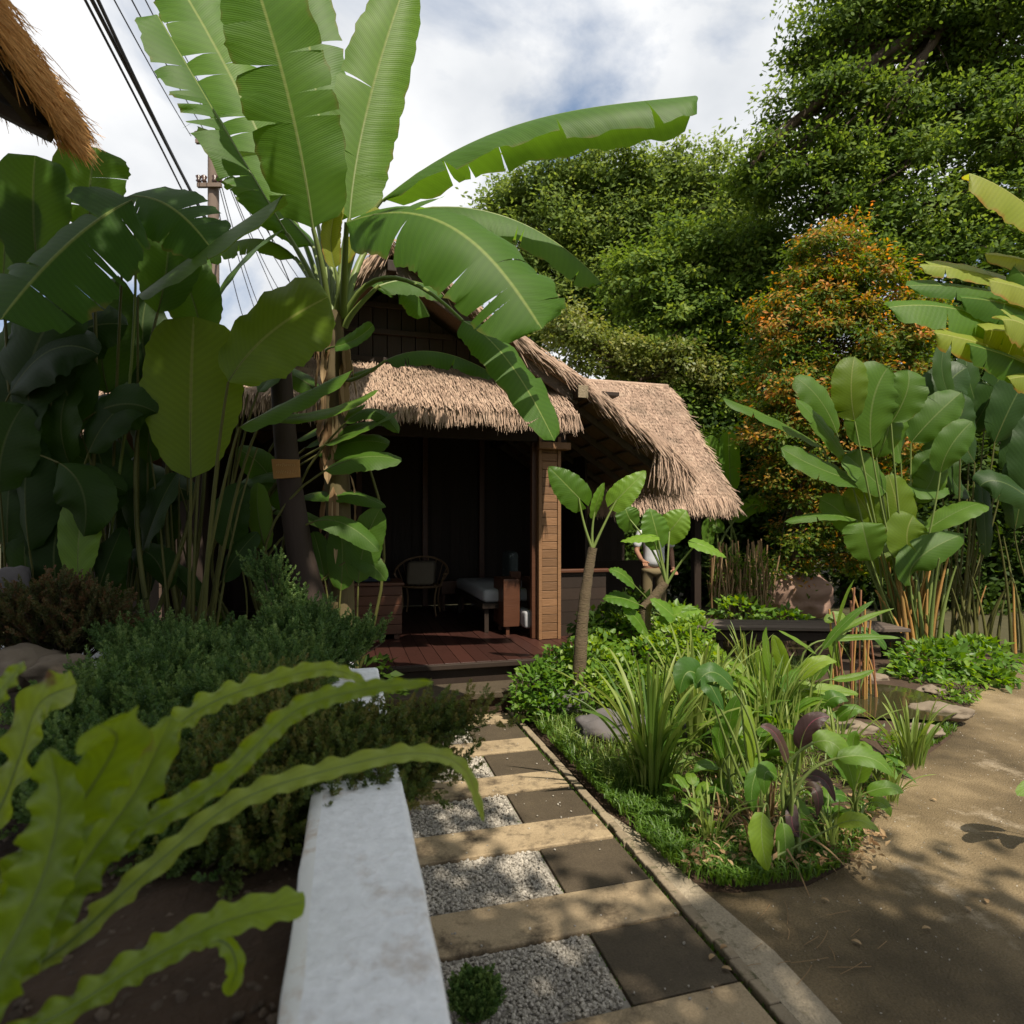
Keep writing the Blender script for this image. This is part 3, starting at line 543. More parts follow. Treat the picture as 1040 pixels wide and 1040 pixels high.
# barge boards, purlin ends
for Pq, sg in ((prof_r, 1), (prof_l, -1)):
    mb = MB(); beam(mb, W(GA, T0+.05, 4.27), W(Pq[2][0], T0+.05, Pq[2][1]-.15), .035, .16); bevel(mb.build('barge_board', MT['wood_g'], hut, smooth=False))
mb = MB(); beam(mb, W(2.36, T0-.12, 3.07), W(2.36, 10.5, 3.07), .10, .12); p1 = bevel(mb.build('purlin', MT['wood_d'], hut, smooth=False))
mb = MB(); beam(mb, W(2.36, T0-.135, 3.07), W(2.36, T0-.121, 3.07), .11, .13); mb.build('end_cap', MT['mortar'], p1, smooth=False)
for a, z in ((.4, 4.2), (-1.3, 2.85)):
    mb = MB(); beam(mb, W(a, T0-.03, z), W(a, 10.5, z), .09, .11); bevel(mb.build('purlin', MT['wood_d'], hut, smooth=False))
# rafters and battens under the right overhang
mb = MB()
for t in np.arange(6.2, 10.6, .55): beam(mb, W(2.3, t, 3.09), W(3.5, t, 2.30), .05, .07)
for a in np.arange(2.5, 3.5, .22): z = 3.18-(a-2.39)*.667-.115; beam(mb, W(a, T0+.02, z), W(a, 10.8, z), .035, .02)
mb.build('rafter', MT['wood_g'], hut, smooth=False)
# gable wall: vertical planks with battens
gw = MB(); x = -1.25
while x < 2.1:
    x1 = min(x+.145, 2.1)
    def top(a): return 4.30-(a-.4)*.62 if a > .4 else 4.30-(.4-a)*.78
    lo = 3.0
    V = []
    for k, (a, zt) in enumerate(((x+.003, top(x)-.12), (x1-.003, top(x1)-.12))):
        for t in (6.42, 6.45): V += [W(a, t, lo), W(a, t, max(zt, lo+.05))]
    V = np.array(V); gw.add(V, [[0, 4, 5, 1], [2, 3, 7, 6], [0, 1, 3, 2], [4, 6, 7, 5], [1, 5, 7, 3]], r=rng.uniform(.2, .8)); x = x1+.004
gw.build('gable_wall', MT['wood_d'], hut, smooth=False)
mb = MB()
for z in (3.42, 3.72, 4.0):
    hw = (4.30-z-.1)/.7; beam(mb, W(.4-hw, 6.40, z), W(.4+hw, 6.40, z), .03, .06)
bevel(mb.build('cross_rail', MT['wood_d'], hut, smooth=False))
# front skirt roof
SA0, SA1 = -1.9, 2.24
mb = MB(); V = box8(lambda i, j, k: W((SA0, SA1)[i], (5.70, 6.42)[j], (2.80, 3.36)[j]-(0, .07)[k])); mb.add(V, BF[:, ::-1]); sk = mb.build('skirt_roof', MT['thatch_d'], hut, smooth=False)
mb = MB()
thatch_face(mb, W(SA0, 6.42, 3.38), W(SA1, 6.42, 3.38), W(SA0, 5.70, 2.82), W(SA1, 5.70, 2.82), 14, 1100, .15, .0045)
n = 6500; u = rng.uniform(0, 1, n)[:, None]
p = W(SA0, 5.69, 2.80)*(1-u)+W(SA1+.02, 5.69, 2.80)*u+rng.normal(0, .018, (n, 3)); D = V3(0, 0, -1)-V3(*PD, 0)*.28+rng.normal(0, .10, (n, 3))
strands(mb, p, D, rng.uniform(.06, .19, n)*(1+.15*np.sin(u[:, 0]*40)), rng.uniform(.003, .006, n), rng.uniform(.1, 1, n), .0)
mb.build('thatch', MT['thatch'], sk)
# posts
def plank_post(a, t, z1, w=.25, dp=.24):
    th = thing  # local alias unused
    mb = MB(); z = DZ; i = 0
    while z < z1:
        h = rng.uniform(.085, .10); h = min(h, z1-z); wbox(mb, a-w/2+.035, a+w/2-.035, t, t+dp, z+.003, z+h-.002, r=rng.uniform(.1, 1)); z += h
    return mb
po = bevel(plank_post(2.19, 6.35, 2.62).build('post', MT['wood_m'], hut, smooth=False), .004)
mb = MB()
for a in (2.19-.113, 2.19+.113): wbox(mb, a-.02, a+.02, 6.338, 6.60, DZ, 2.68, r=.75)
bevel(mb.build('corner_strip', MT['wood_m'], po, smooth=False), .004)
mb = MB(); wbox(mb, 2.0, 2.062, 6.42, 6.50, DZ, 2.7); bevel(mb.build('door_jamb', MT['wood_f'], hut, smooth=False))
mb = MB(); wbox(mb, -1.62, -1.38, 6.35, 6.6, DZ, 2.7); bevel(mb.build('post', MT['wood_d'], hut, smooth=False))
mb = MB(); wbox(mb, -1.9, 2.4, 6.36, 6.44, 2.62, 2.78); bevel(mb.build('lintel', MT['wood_d'], hut, smooth=False))
mb = MB(); wbox(mb, -1.7, 2.35, 6.46, 6.5, 2.7, 3.2); mb.build('fascia', MT['wood_d'], hut, smooth=False)
# small bracket below the skirt at the post
mb = MB(); wbox(mb, 2.02, 2.4, 6.22, 6.32, 2.52, 2.60); bevel(mb.build('bracket', MT['wood_m'], hut, smooth=False))
# walls: plank-built, right low wall, back, left, ceiling boards
def plankwall(name, a0, a1, t, z0, z1, along='a', wd=.16, mat='wood_d', th=.03, horiz=False):
    mb = MB()
    if horiz:
        z = z0
        while z < z1-.01:
            h = min(.14, z1-z)
            if along == 'a': wbox(mb, a0, a1, t, t+th, z+.002, z+h-.002, r=rng.uniform(.1, .9))
            else: wbox(mb, t, t+th, a0, a1, z+.002, z+h-.002, r=rng.uniform(.1, .9))
            z += h
    else:
        x = a0
        while x < a1-.01:
            x1 = min(x+wd, a1)
            if along == 'a': wbox(mb, x, x1+.012, t+.006*(int(x*97) % 2), t+th+.006*(int(x*97) % 2), z0, z1, r=rng.uniform(.1, .9))
            else: wbox(mb, t+.006*(int(x*97) % 2), t+th+.006*(int(x*97) % 2), x, x1+.012, z0, z1, r=rng.uniform(.1, .9))
            x = x1
    return mb.build(name, MT[mat], hut, smooth=False)
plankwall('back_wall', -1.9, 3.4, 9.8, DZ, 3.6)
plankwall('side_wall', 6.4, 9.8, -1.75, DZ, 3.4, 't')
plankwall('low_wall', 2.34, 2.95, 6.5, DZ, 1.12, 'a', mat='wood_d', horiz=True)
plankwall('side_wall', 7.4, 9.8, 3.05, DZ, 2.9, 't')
mb = MB(); wbox(mb, 2.32, 3.0, 6.46, 6.58, 1.12, 1.16); bevel(mb.build('rail_cap', MT['wood_f'], hut, smooth=False))
mb = MB(); wbox(mb, -1.8, 3.1, 6.45, 9.85, 3.22, 3.26); mb.build('ceiling', MT['wood_d'], hut, smooth=False)
mb = MB()
for a in (-.9, .1, 1.15, 2.1): wbox(mb, a, a+.09, 9.70, 9.79, DZ, 3.2)
bevel(mb.build('wall_post', MT['wood_f'], hut, smooth=False))
# deck boards
mb = MB(); a = -2.0
while a < 3.3:
    wbox(mb, a+.002, a+.148, 5.45, 9.8, DZ-.045, DZ-rng.uniform(0, .004), r=rng.uniform(.1, .9)); a += .15
dk = bevel(mb.build('deck', MT['wood_r'], hut, smooth=False), .004)
mb = MB(); wbox(mb, -2.0, 3.3, 5.462, 5.52, .02, DZ-.046); mb.build('fascia_board', MT['wood_d'], dk, smooth=False)
mb = MB(); wbox(mb, -2.0, 2.2, 5.40, 5.448, DZ-.055, DZ-.004); bevel(mb.build('deck_edge', MT['wood_d'], dk, smooth=False))
st = thing('step', 'mossy wooden step below the dark red deck edge', 'step', W(.6, 5.3, 0))
mb = MB(); wbox(mb, -.4, 1.5, 5.06, 5.44, .13, .19); bevel(mb.build('tread', MT['slab_d'], st, smooth=False), .01)
mb = MB(); wbox(mb, -.38, 1.48, 5.12, 5.42, .0, .13); mb.build('riser', MT['soil'], st, smooth=False)
# ---------------------------------------------------------------- furniture inside
def lbox(mb, c, s, r=.5, mi=0): wbox(mb, c[0]-s[0]/2, c[0]+s[0]/2, c[1]-s[1]/2, c[1]+s[1]/2, c[2], c[2]+s[2], r=r, mi=mi)
t = thing('daybed', 'low daybed with grey mattress standing beside the hut post', 'daybed', W(1.75, 7.8, DZ))
mb = MB(); lbox(mb, (1.98, 7.9, DZ+.36), (.85, 1.9, .16)); o = mb.build('mattress', MT['cloth_g'], t); bevel(o, .05, 4)
mb = MB(); lbox(mb, (1.98, 7.9, DZ+.29), (.88, 1.94, .066)); bevel(mb.build('frame', MT['wood_d'], t, smooth=False))
for a in (1.60, 2.36):
    for q in (7.0, 8.8): mb = MB(); lbox(mb, (a, q, DZ), (.05, .05, .29)); mb.build('leg', MT['wood_d'], t, smooth=False)
t = thing('cushion', 'dark cushion with pale pattern leaning on the daybed', 'cushion', W(1.95, 8.1, DZ+.52))
mb = MB(); lbox(mb, (2.2, 8.1, DZ+.525), (.14, .44, .42)); bevel(mb.build('cover', MT['cloth_c'], t), .06, 4)
t = thing('armchair', 'reddish wooden armchair with white seat cushion by the post', 'armchair', W(1.75, 6.9, DZ))
for a in (1.84, 2.13): mb = MB(); lbox(mb, (a, 6.95, DZ+.1), (.06 if a > 2 else .20, .5, .56)); bevel(mb.build('arm', MT['wood_f'], t, smooth=False))
mb = MB(); lbox(mb, (2.01, 6.8, DZ+.10), (.12, .55, .20)); bevel(mb.build('seat_cushion', MT['cloth_g'], t), .03, 3)
mb = MB(); lbox(mb, (2.01, 7.17, DZ+.1), (.14, .06, .62)); bevel(mb.build('backrest', MT['wood_f'], t, smooth=False))
for a in (1.80, 2.12):
    for q in (6.75, 7.12): mb = MB(); lbox(mb, (a, q, DZ), (.04, .04, .10)); mb.build('leg', MT['wood_f'], t, smooth=False)
t = thing('wooden_chest', 'dark plank chest at the left of the hut deck', 'chest', W(0, 6.9, DZ))
mb = MB()
for k in range(5): lbox(mb, (0, 7.1, DZ+.06+k*.11), (1.15, .60, .106), r=rng.uniform(.2, .9))
bevel(mb.build('body', MT['wood_f'], t, smooth=False), .005)
mb = MB(); lbox(mb, (0, 7.1, DZ+.61), (1.2, .66, .035)); bevel(mb.build('lid', MT['wood_f'], t, smooth=False))
for a in (-.5, .52):
    for q in (6.86, 7.34): mb = MB(); lbox(mb, (a, q, DZ), (.06, .06, .06)); mb.build('foot', MT['wood_f'], t, smooth=False)
t = thing('blanket', 'dark navy blanket folded on top of the plank chest', 'blanket', W(.18, 7.1, DZ+.645))
mb = MB()
for k in range(3): lbox(mb, (.18, 7.1, DZ+.647+k*.045), (.55-.03*k, .4, .044))
bevel(mb.build('fold', MT['cloth_n'], t), .02, 3)
t = thing('pink_pillow', 'small dusty pink pillow on the navy blanket', 'pillow', W(.27, 7.1, DZ+.79))
mb = MB(); lbox(mb, (.27, 7.1, DZ+.785), (.24, .26, .13)); bevel(mb.build('cover', MT['pink'], t), .055, 4)
# rattan chair
cc = W(1.02, 8.8, 0); t = thing('rattan_chair', 'round rattan chair with beige cushion in the dark of the hut', 'chair', cc+V3(0, 0, DZ))
ring = lambda c, r, z, n=20, a0=0, a1=6.283: [c+V3(r*math.cos(a), r*math.sin(a)*.9, z) for a in np.linspace(a0, a1, n)]
mb = MB(); tube(mb, ring(cc, .30, DZ+.42), .014, cap=False); tube(mb, ring(cc, .22, DZ+.40), .01, cap=False)
for a in np.linspace(-.28, .28, 8): tube(mb, [cc+V3(a, -.25, DZ+.42), cc+V3(a, .25, DZ+.42)], .006, n=5)
mb.build('seat', MT['cane'], t)
mb = MB(); A_ = np.linspace(-.5, 3.64, 24); tube(mb, [cc+V3(.40*math.cos(a), .32*math.sin(a), DZ+.60+.24*max(0, math.sin(a))) for a in A_], .016)
for a in np.linspace(-.3, 3.44, 12): tube(mb, [cc+V3(.40*math.cos(a), .32*math.sin(a), DZ+.60+.24*max(0, math.sin(a))), cc+V3(.29*math.cos(a), .27*math.sin(a), DZ+.42)], .007, n=5)
mb.build('backrest', MT['cane'], t)
for sx, sy in ((-1, -1), (1, -1), (-1, 1), (1, 1)):
    mb = MB(); tube(mb, bez(cc+V3(.26*sx, .22*sy, DZ+.42), cc+V3(.2*sx, .2*sy, DZ+.2), cc+V3(.26*sx, .25*sy, DZ), 6), .014); mb.build('leg', MT['cane'], t)
mb = MB(); V = box8(lambda i, j, k: cc+V3((-.2, .2)[i], (-.16, .18)[j]+(0, .12)[k], DZ+(.44, .78)[k])); mb.add(V, BF); bevel(mb.build('cushion', MT['fabric_b'], t), .05, 3)
t = thing('stool', 'small plain wooden stool beside the rattan chair', 'stool', W(1.55, 9.2, DZ))
mb = MB(); lbox(mb, (1.55, 9.2, DZ+.26), (.38, .34, .2)); bevel(mb.build('seat', MT['wood_f'], t, smooth=False))
for a in (1.40, 1.70):
    for q in (9.07, 9.33): mb = MB(); lbox(mb, (a, q, DZ), (.035, .035, .26)); mb.build('leg', MT['wood_f'], t, smooth=False)
# ---------------------------------------------------------------- pavilion behind (right)
pv = thing('thatched_pavilion', 'smaller thatched pavilion behind the hut with sunlit roof slope', 'pavilion', W(4, 9.8, 0))
A0, A1 = 3.15, 5.72
def slope(mbx, t0, z0, t1, z1, a0=A0, a1=A1):
    V = box8(lambda i, j, k: W((a0, a1)[i], (t0, t1)[j], (z0, z1)[j]-(0, .12)[k])); mbx.add(V, BF[:, ::-1])
mb = MB(); slope(mb, 9.85, 4.28, 7.95, 2.08); slope(mb, 9.85, 4.28, 11.7, 2.1); rf = mb.build('roof', MT['thatch_d'], pv, smooth=False)
mb = MB(); thatch_face(mb, W(A0, 9.85, 4.30), W(A1, 9.85, 4.30), W(A0, 7.95, 2.10), W(A1, 7.95, 2.10), 34, 1150, .088, .005, bright=(.5, 1.0))
thatch_face(mb, W(A0, 9.85, 4.30), W(A1, 9.85, 4.30), W(A0, 11.7, 2.10), W(A1, 11.7, 2.10), 8, 300, .4, .007)
n = 5000; u = rng.uniform(0, 1, n)[:, None]; p = W(A0, 7.94, 2.08)*(1-u)+W(A1, 7.94, 2.08)*u+rng.normal(0, .03, (n, 3)); D = V3(0, 0, -1)-V3(*PD, 0)*.45+rng.normal(0, .12, (n, 3))
strands(mb, p, D, rng.uniform(.1, .28, n), rng.uniform(.004, .008, n), rng.uniform(.4, 1, n))
n = 1800; u = rng.uniform(0, 1, n)[:, None]; p = W(A1, 9.85, 4.26)*(1-u)+W(A1, 7.94, 2.05)*u+rng.normal(0, .03, (n, 3)); D = unit(W(A1, 7.94, 2.05)-W(A1, 9.85, 4.26))+V3(*PR, 0)*.3+rng.normal(0, .15, (n, 3))
strands(mb, p, D, rng.uniform(.1, .28, n), rng.uniform(.004, .008, n), rng.uniform(.4, 1, n))
mb.build('thatch', MT['thatch'], rf)
mb = MB(); tube(mb, [W(A0, 9.85, 4.30), W(A1, 9.85, 4.30)], .045, n=8, bump=.1); mb.build('ridge', MT['thatch'], rf)
for a in (3.3, 5.3):
    for q in (8.3, 11.3): mb = MB(); wbox(mb, a, a+.12, q, q+.12, 0, 2.3 if q < 9 else 2.35); bevel(mb.build('post', MT['wood_d'], pv, smooth=False))
mb = MB(); wbox(mb, 2.3, 5.4, 8.0, 11.4, .16, .2); mb.build('floor', MT['wood_d'], pv, smooth=False)
mb = MB(); x = 3.1
while x < 5.4: wbox(mb, x+.002, x+.158, 11.2, 11.23, .2, 2.5, r=rng.uniform(.1, .9)); x += .16
mb.build('back_wall', MT['wood_d'], pv, smooth=False)
mb = MB(); wbox(mb, 3.4, 5.3, 9.4, 9.46, .2, 1.1); mb.build('low_wall', MT['wood_d'], pv, smooth=False)
# boardwalk
bw = thing('boardwalk', 'weathered plank boardwalk crossing the pond behind the garden bed', 'boardwalk', V3(3.6, 7.2, 0))
mb = MB(); p0, p1 = V3(1.1, 7.15, .46), V3(4.6, 6.9, .46)
for k in range(3):
    o_ = V3(0, .21*k, 0); beam(mb, p0+o_, p1+o_, .2, .04, r=rng.uniform(.3, .9))
bevel(mb.build('planks', MT['wood_g'], bw, smooth=False), .006)
mb = MB(); beam(mb, p0+V3(0, .02, -.1), p1+V3(0, .02, -.1), .05, .10); beam(mb, p0+V3(0, .4, -.1), p1+V3(0, .4, -.1), .05, .10); mb.build('joist', MT['wood_d'], bw, smooth=False)
for x in (1.4, 2.5, 3.6, 4.5):
    mb = MB(); tube(mb, [V3(x, 7.12, -.05), V3(x, 7.12, .36)], .045); mb.build('leg', MT['wood_d'], bw)
# ---------------------------------------------------------------- thatched eave over the camera (top left)
er = thing('thatched_eave', 'corner of a thatched roof, straw coloured as sunlit orange, overhanging at the upper left', 'roof', V3(-3, 1, 0))
ea, et, ez = -1.33, 3.42, 3.52; dz = .42
mb = MB(); V = box8(lambda i, j, k: W((ea, ea-4.5)[i], (et, -6)[j], ez+(0, 4.5*dz)[i]+(0, .14)[k])); mb.add(V, BF); mb.build('underside', MT['wood_d'], er, smooth=False)
mb = MB(); n = 9000
p = np.array([W(ea+rng.normal(0, .02), et-rng.uniform(0, 1)**1.3*4, ez+rng.uniform(.0, .16)) for _ in range(n)]); D = V3(*PR, 0)*.5+V3(0, 0, -1.0)*.45+V3(*PD, 0)*.45+rng.normal(0, .18, (n, 3))
strands(mb, p, D, rng.uniform(.04, .13, n), rng.uniform(.0016, .003, n), rng.uniform(.2, 1, n), .1)
n = 4000; p = np.array([W(ea-(q := rng.uniform(0, 1)*3), et+rng.normal(0, .015), ez+q*dz+rng.uniform(0, .15)) for _ in range(n)]); D = V3(*PR, 0)*.4+V3(0, 0, -.6)+V3(*PD, 0)*.3+rng.normal(0, .2, (n, 3))
strands(mb, p, D, rng.uniform(.03, .09, n), rng.uniform(.0016, .003, n), rng.uniform(.2, 1, n), .1)
mb.build('thatch', MT['thatch_o'], er)
mb = MB()
for k in range(6): a = ea-.12-.35*k; beam(mb, W(a, et-.05, ez+.35*k*dz+.02), W(a, -6, ez+.35*k*dz+.02), .04, .04)
for k in range(7): t_ = et-.1-.5*k; beam(mb, W(ea-.05, t_, ez-.02), W(ea-3, t_, ez-.02+2.95*dz), .045, .05)
mb.build('batten', MT['wood_g'], er, smooth=False)
for a in (-2.2,):
    for t_ in (-2, -5): mb = MB(); tube(mb, [W(a, t_, 0), W(a, t_, 3.9)], .08, n=10); mb.build('post', MT['wood_d'], er)
# ---------------------------------------------------------------- building far left behind the plants
bl = thing('brick_building', 'pale brick house with low reddish roof seen between the dark stems at left', 'house', V3(-6, 10, 0))
mb = MB()
z = 0
while z < 2.2:
    for x0 in np.arange(-5.62, -5.25, .25): V = box8(lambda i, j, k: V3((x0, x0+.24)[i], (9.4, 9.6)[j], (z, z+.17)[k])); mb.add(V, BF, r=rng.uniform(.2, .9))
    z += .18
bevel(mb.build('pillar', MT['brick'], bl, smooth=False), .006)
mb = MB(); V = box8(lambda i, j, k: V3((-9, -4.6)[i], (10.4, 10.6)[j], (0, 2.3)[k])); mb.add(V, BF); mb.build('wall', MT['wood_d'], bl, smooth=False)
mb = MB(); V = box8(lambda i, j, k: V3((-8.2, -4.4)[i], (9.0, 9.2)[j], (2.2, 2.36)[k])); mb.add(V, BF); mb.build('fascia', MT['rust_roof'], bl, smooth=False)
mb = MB(); V = box8(lambda i, j, k: V3((-8.2, -4.4)[i], (9.0, 11)[j], (2.36, 4.3)[j]+(0, .08)[k])); mb.add(V, BF); rf = mb.build('roof', MT['thatch_d'], bl, smooth=False)
mb = MB(); thatch_face(mb, V3(-8.2, 11, 4.4), V3(-4.4, 11, 4.4), V3(-8.2, 9, 2.46), V3(-4.4, 9, 2.46), 22, 500, .2, .008); mb.build('thatch', MT['thatch'], rf)
# ---------------------------------------------------------------- utility pole and cables
up_ = thing('utility_pole', 'weathered utility pole with insulators behind the banana leaves', 'pole', P(216, 300, 15)*V3(1, 1, 0))
q = P(216, 300, 15); mb = MB(); tube(mb, [V3(q[0], 15, 0), V3(q[0]+.02, 15, 4), V3(q[0]+.02, 15, 11.7)], [.17, .15, .13], n=10); mb.build('pole', MT['pole'], up_)
for z, wd in ((11.4, .34), (10.3, .3), (9.2, .25)):
    mb = MB(); beam(mb, V3(q[0]-wd, 14.84, z), V3(q[0]+wd, 14.84, z), .08, .1); mb.build('crossarm', MT['pole'], up_, smooth=False)
    for sx in (-.9, -.45, .45, .9):
        mb = MB(); c = V3(q[0]+sx*wd, 14.84, z+.06); tube(mb, [c, c+V3(0, 0, .05), c+V3(0, 0, .08), c+V3(0, 0, .16), c+V3(0, 0, .2)], [.02, .07, .04, .075, .02], n=8); mb.build('insulator', MT['ceram'], up_)
def cable(label, p, q, sag, r, n=24, grp='overhead cables'):
    mb = MB(); f = np.linspace(0, 1, n)[:, None]; pts = p*(1-f)+q*f; pts[:, 2] -= (4*sag*f*(1-f))[:, 0]; tube(mb, pts, r, n=5, cap=False)
    setp(mb.build('overhead_cable', MT['cable']), label, 'cable', grp)
PT = V3(q[0], 14.84, 9.4)
cable('thickest black cable of the bundle crossing the sky at upper left', P(83, -20, 6), P(222, 250, 15), .0, .024)
cable('second thick black cable twisted beside the thickest one', P(90, -20, 6), P(218, 236, 15), .12, .022)
cable('third thick cable at the lower side of the bundle', P(76, -20, 6), P(212, 250, 15), -.06, .016)
cable('thin wire right of the thick cable bundle, ending at the pole', P(108, -15, 7), P(194, 138, 14.9), .05, .010)
cable('second thin wire from the bundle, running down to the pole', P(126, -15, 7), P(206, 130, 14.9), .05, .010)
cable('third thin wire from the bundle, close to the leaf edge', P(140, -15, 7), P(204, 106, 14.9), .03, .009)
cable('thin wire nearest to the upright banana leaf', P(150, -15, 7), P(214, 104, 14.9), .03, .009)
for k in (0, 1, 2, 4, 5, 7, 8):
    x0 = 222+k*8+rng.uniform(-6, 6)
    cable('slack wire number %s from the pole, between pole and banana crown' % ['one', 'two', 'three', 'four', 'five', 'six', 'seven', 'eight', 'nine'][k], P(214+k*3, 165+k*2, 14.9), P(x0+30+k*3, 330, 18+k), rng.uniform(.1, .6), .012)
cable('single straight wire passing close left of the banana crown', P(262, 210, 12), P(300, 300, 14), .0, .012)
# ---------------------------------------------------------------- person
def skin_obj(name, verts, edges, radii, mat, parent=None, sub=2, root=0):
    me = bpy.data.meshes.new(name); me.from_pydata([tuple(map(float, v)) for v in verts], edges, []); o = bpy.data.objects.new(name, me); col.objects.link(o)
    bpy.context.view_layer.objects.active = o
    m = o.modifiers.new('skin', 'SKIN'); m.use_smooth_shade = True
    for i, r in enumerate(radii): me.skin_vertices[0].data[i].radius = (r, r) if np.isscalar(r) else r
    me.skin_vertices[0].data[root].use_root = True
    s_ = o.modifiers.new('sub', 'SUBSURF'); s_.levels = sub; s_.render_levels = sub
    me.materials.append(MT[mat])
    if parent:
        o.parent = parent; o.matrix_parent_inverse = Matrix.Translation(-WL[parent.name]) if parent.name in WL else Matrix.Identity(4)
    return o
pz = .2; pc_ = P(664, 540, 8.75); px_, py_ = pc_[0], pc_[1]
def Q(x, y, z): return V3(px_+x, py_+y, pz+z)
bv = [Q(0, 0, .92), Q(0, 0, 1.12), Q(0, .01, 1.34), Q(0, 0, 1.46), Q(-.01, -.01, 1.58), Q(-.01, -.02, 1.68),
      Q(-.10, 0, .86), Q(-.11, -.02, .48), Q(-.11, .02, .08), Q(-.12, -.12, .03), Q(.10, 0, .86), Q(.10, -.01, .48), Q(.11, .03, .08), Q(.11, -.11, .03),
      Q(-.19, 0, 1.38), Q(-.27, -.05, 1.12), Q(-.24, -.26, .99), Q(-.23, -.35, .98), Q(.19, 0, 1.38), Q(.26, .02, 1.12), Q(.25, -.12, .90), Q(.24, -.18, .85)]
be = [(0, 1), (1, 2), (2, 3), (3, 4), (4, 5), (0, 6), (6, 7), (7, 8), (8, 9), (0, 10), (10, 11), (11, 12), (12, 13), (2, 14), (14, 15), (15, 16), (16, 17), (2, 18), (18, 19), (19, 20), (20, 21)]
br = [(.14, .10), (.13, .095), (.15, .10), .055, .085, .07, .085, .058, .042, .035, .085, .058, .042, .035, .05, .042, .033, .03, .05, .042, .033, .03]
body = skin_obj('person', bv, be, br, 'skin'); setp(body, 'person in white shirt and khaki trousers standing under the pavilion eave', 'person')
WL.pop('person', None)
sh = skin_obj('shirt', [Q(0, 0, .86), Q(0, 0, 1.0), Q(0, 0, 1.2), Q(0, .01, 1.36), Q(-.20, 0, 1.37), Q(-.28, -.04, 1.15), Q(.20, 0, 1.37), Q(.275, .02, 1.15)], [(0, 1), (1, 2), (2, 3), (3, 4), (4, 5), (3, 6), (6, 7)], [(.19, .135), (.175, .13), (.165, .12), (.16, .11), .075, .068, .075, .068], 'cloth_w', body)
tr = skin_obj('trousers', [Q(0, 0, .90), Q(-.10, 0, .80), Q(-.11, -.015, .48), Q(-.11, .02, .12), Q(.10, 0, .80), Q(.105, -.01, .48), Q(.11, .03, .12)], [(0, 1), (1, 2), (2, 3), (0, 4), (4, 5), (5, 6)], [(.16, .12), .105, .08, .065, .105, .08, .065], 'cloth_k', body)
ha = skin_obj('hair', [Q(-.01, .035, 1.62), Q(-.01, .02, 1.70)], [(0, 1)], [(.09, .09), (.085, .08)], 'hair', body)
# face marks (nose, ears) kept as part of the head volume
mb = MB(); 
for sx in (-1, 1): tube(mb, [Q(sx*.088, 0, 1.60), Q(sx*.10, .01, 1.64)], [.018, .014], n=6)
tube(mb, [Q(-.01, -.085, 1.63), Q(-.01, -.115, 1.585)], [.010, .016], n=6)
mb.build('nose_and_ears', MT['skin'], body)
for sx, hx, hy, hz in ((-1, -.23, -.36, .975), (1, .24, -.19, .84)):
    mb = MB(); b = Q(hx, hy, hz)
    tube(mb, [b, b+V3(0, -.05, -.012), b+V3(0, -.08, -.02)], [.028, .036, .03], n=8)
    for k in range(4):
        x = -.027+.018*k; L_ = (.062, .072, .068, .054)[k]; tube(mb, [b+V3(x, -.07, -.02), b+V3(x, -.07-L_*.6, -.03), b+V3(x, -.07-L_*.85, -.055)], [.009, .0085, .007], n=6)
    tube(mb, [b+V3(-sx*.03, -.03, 0), b+V3(-sx*.055, -.06, -.01), b+V3(-sx*.055, -.085, -.02)], [.011, .01, .008], n=6)
    mb.build('hand', MT['skin'], body)
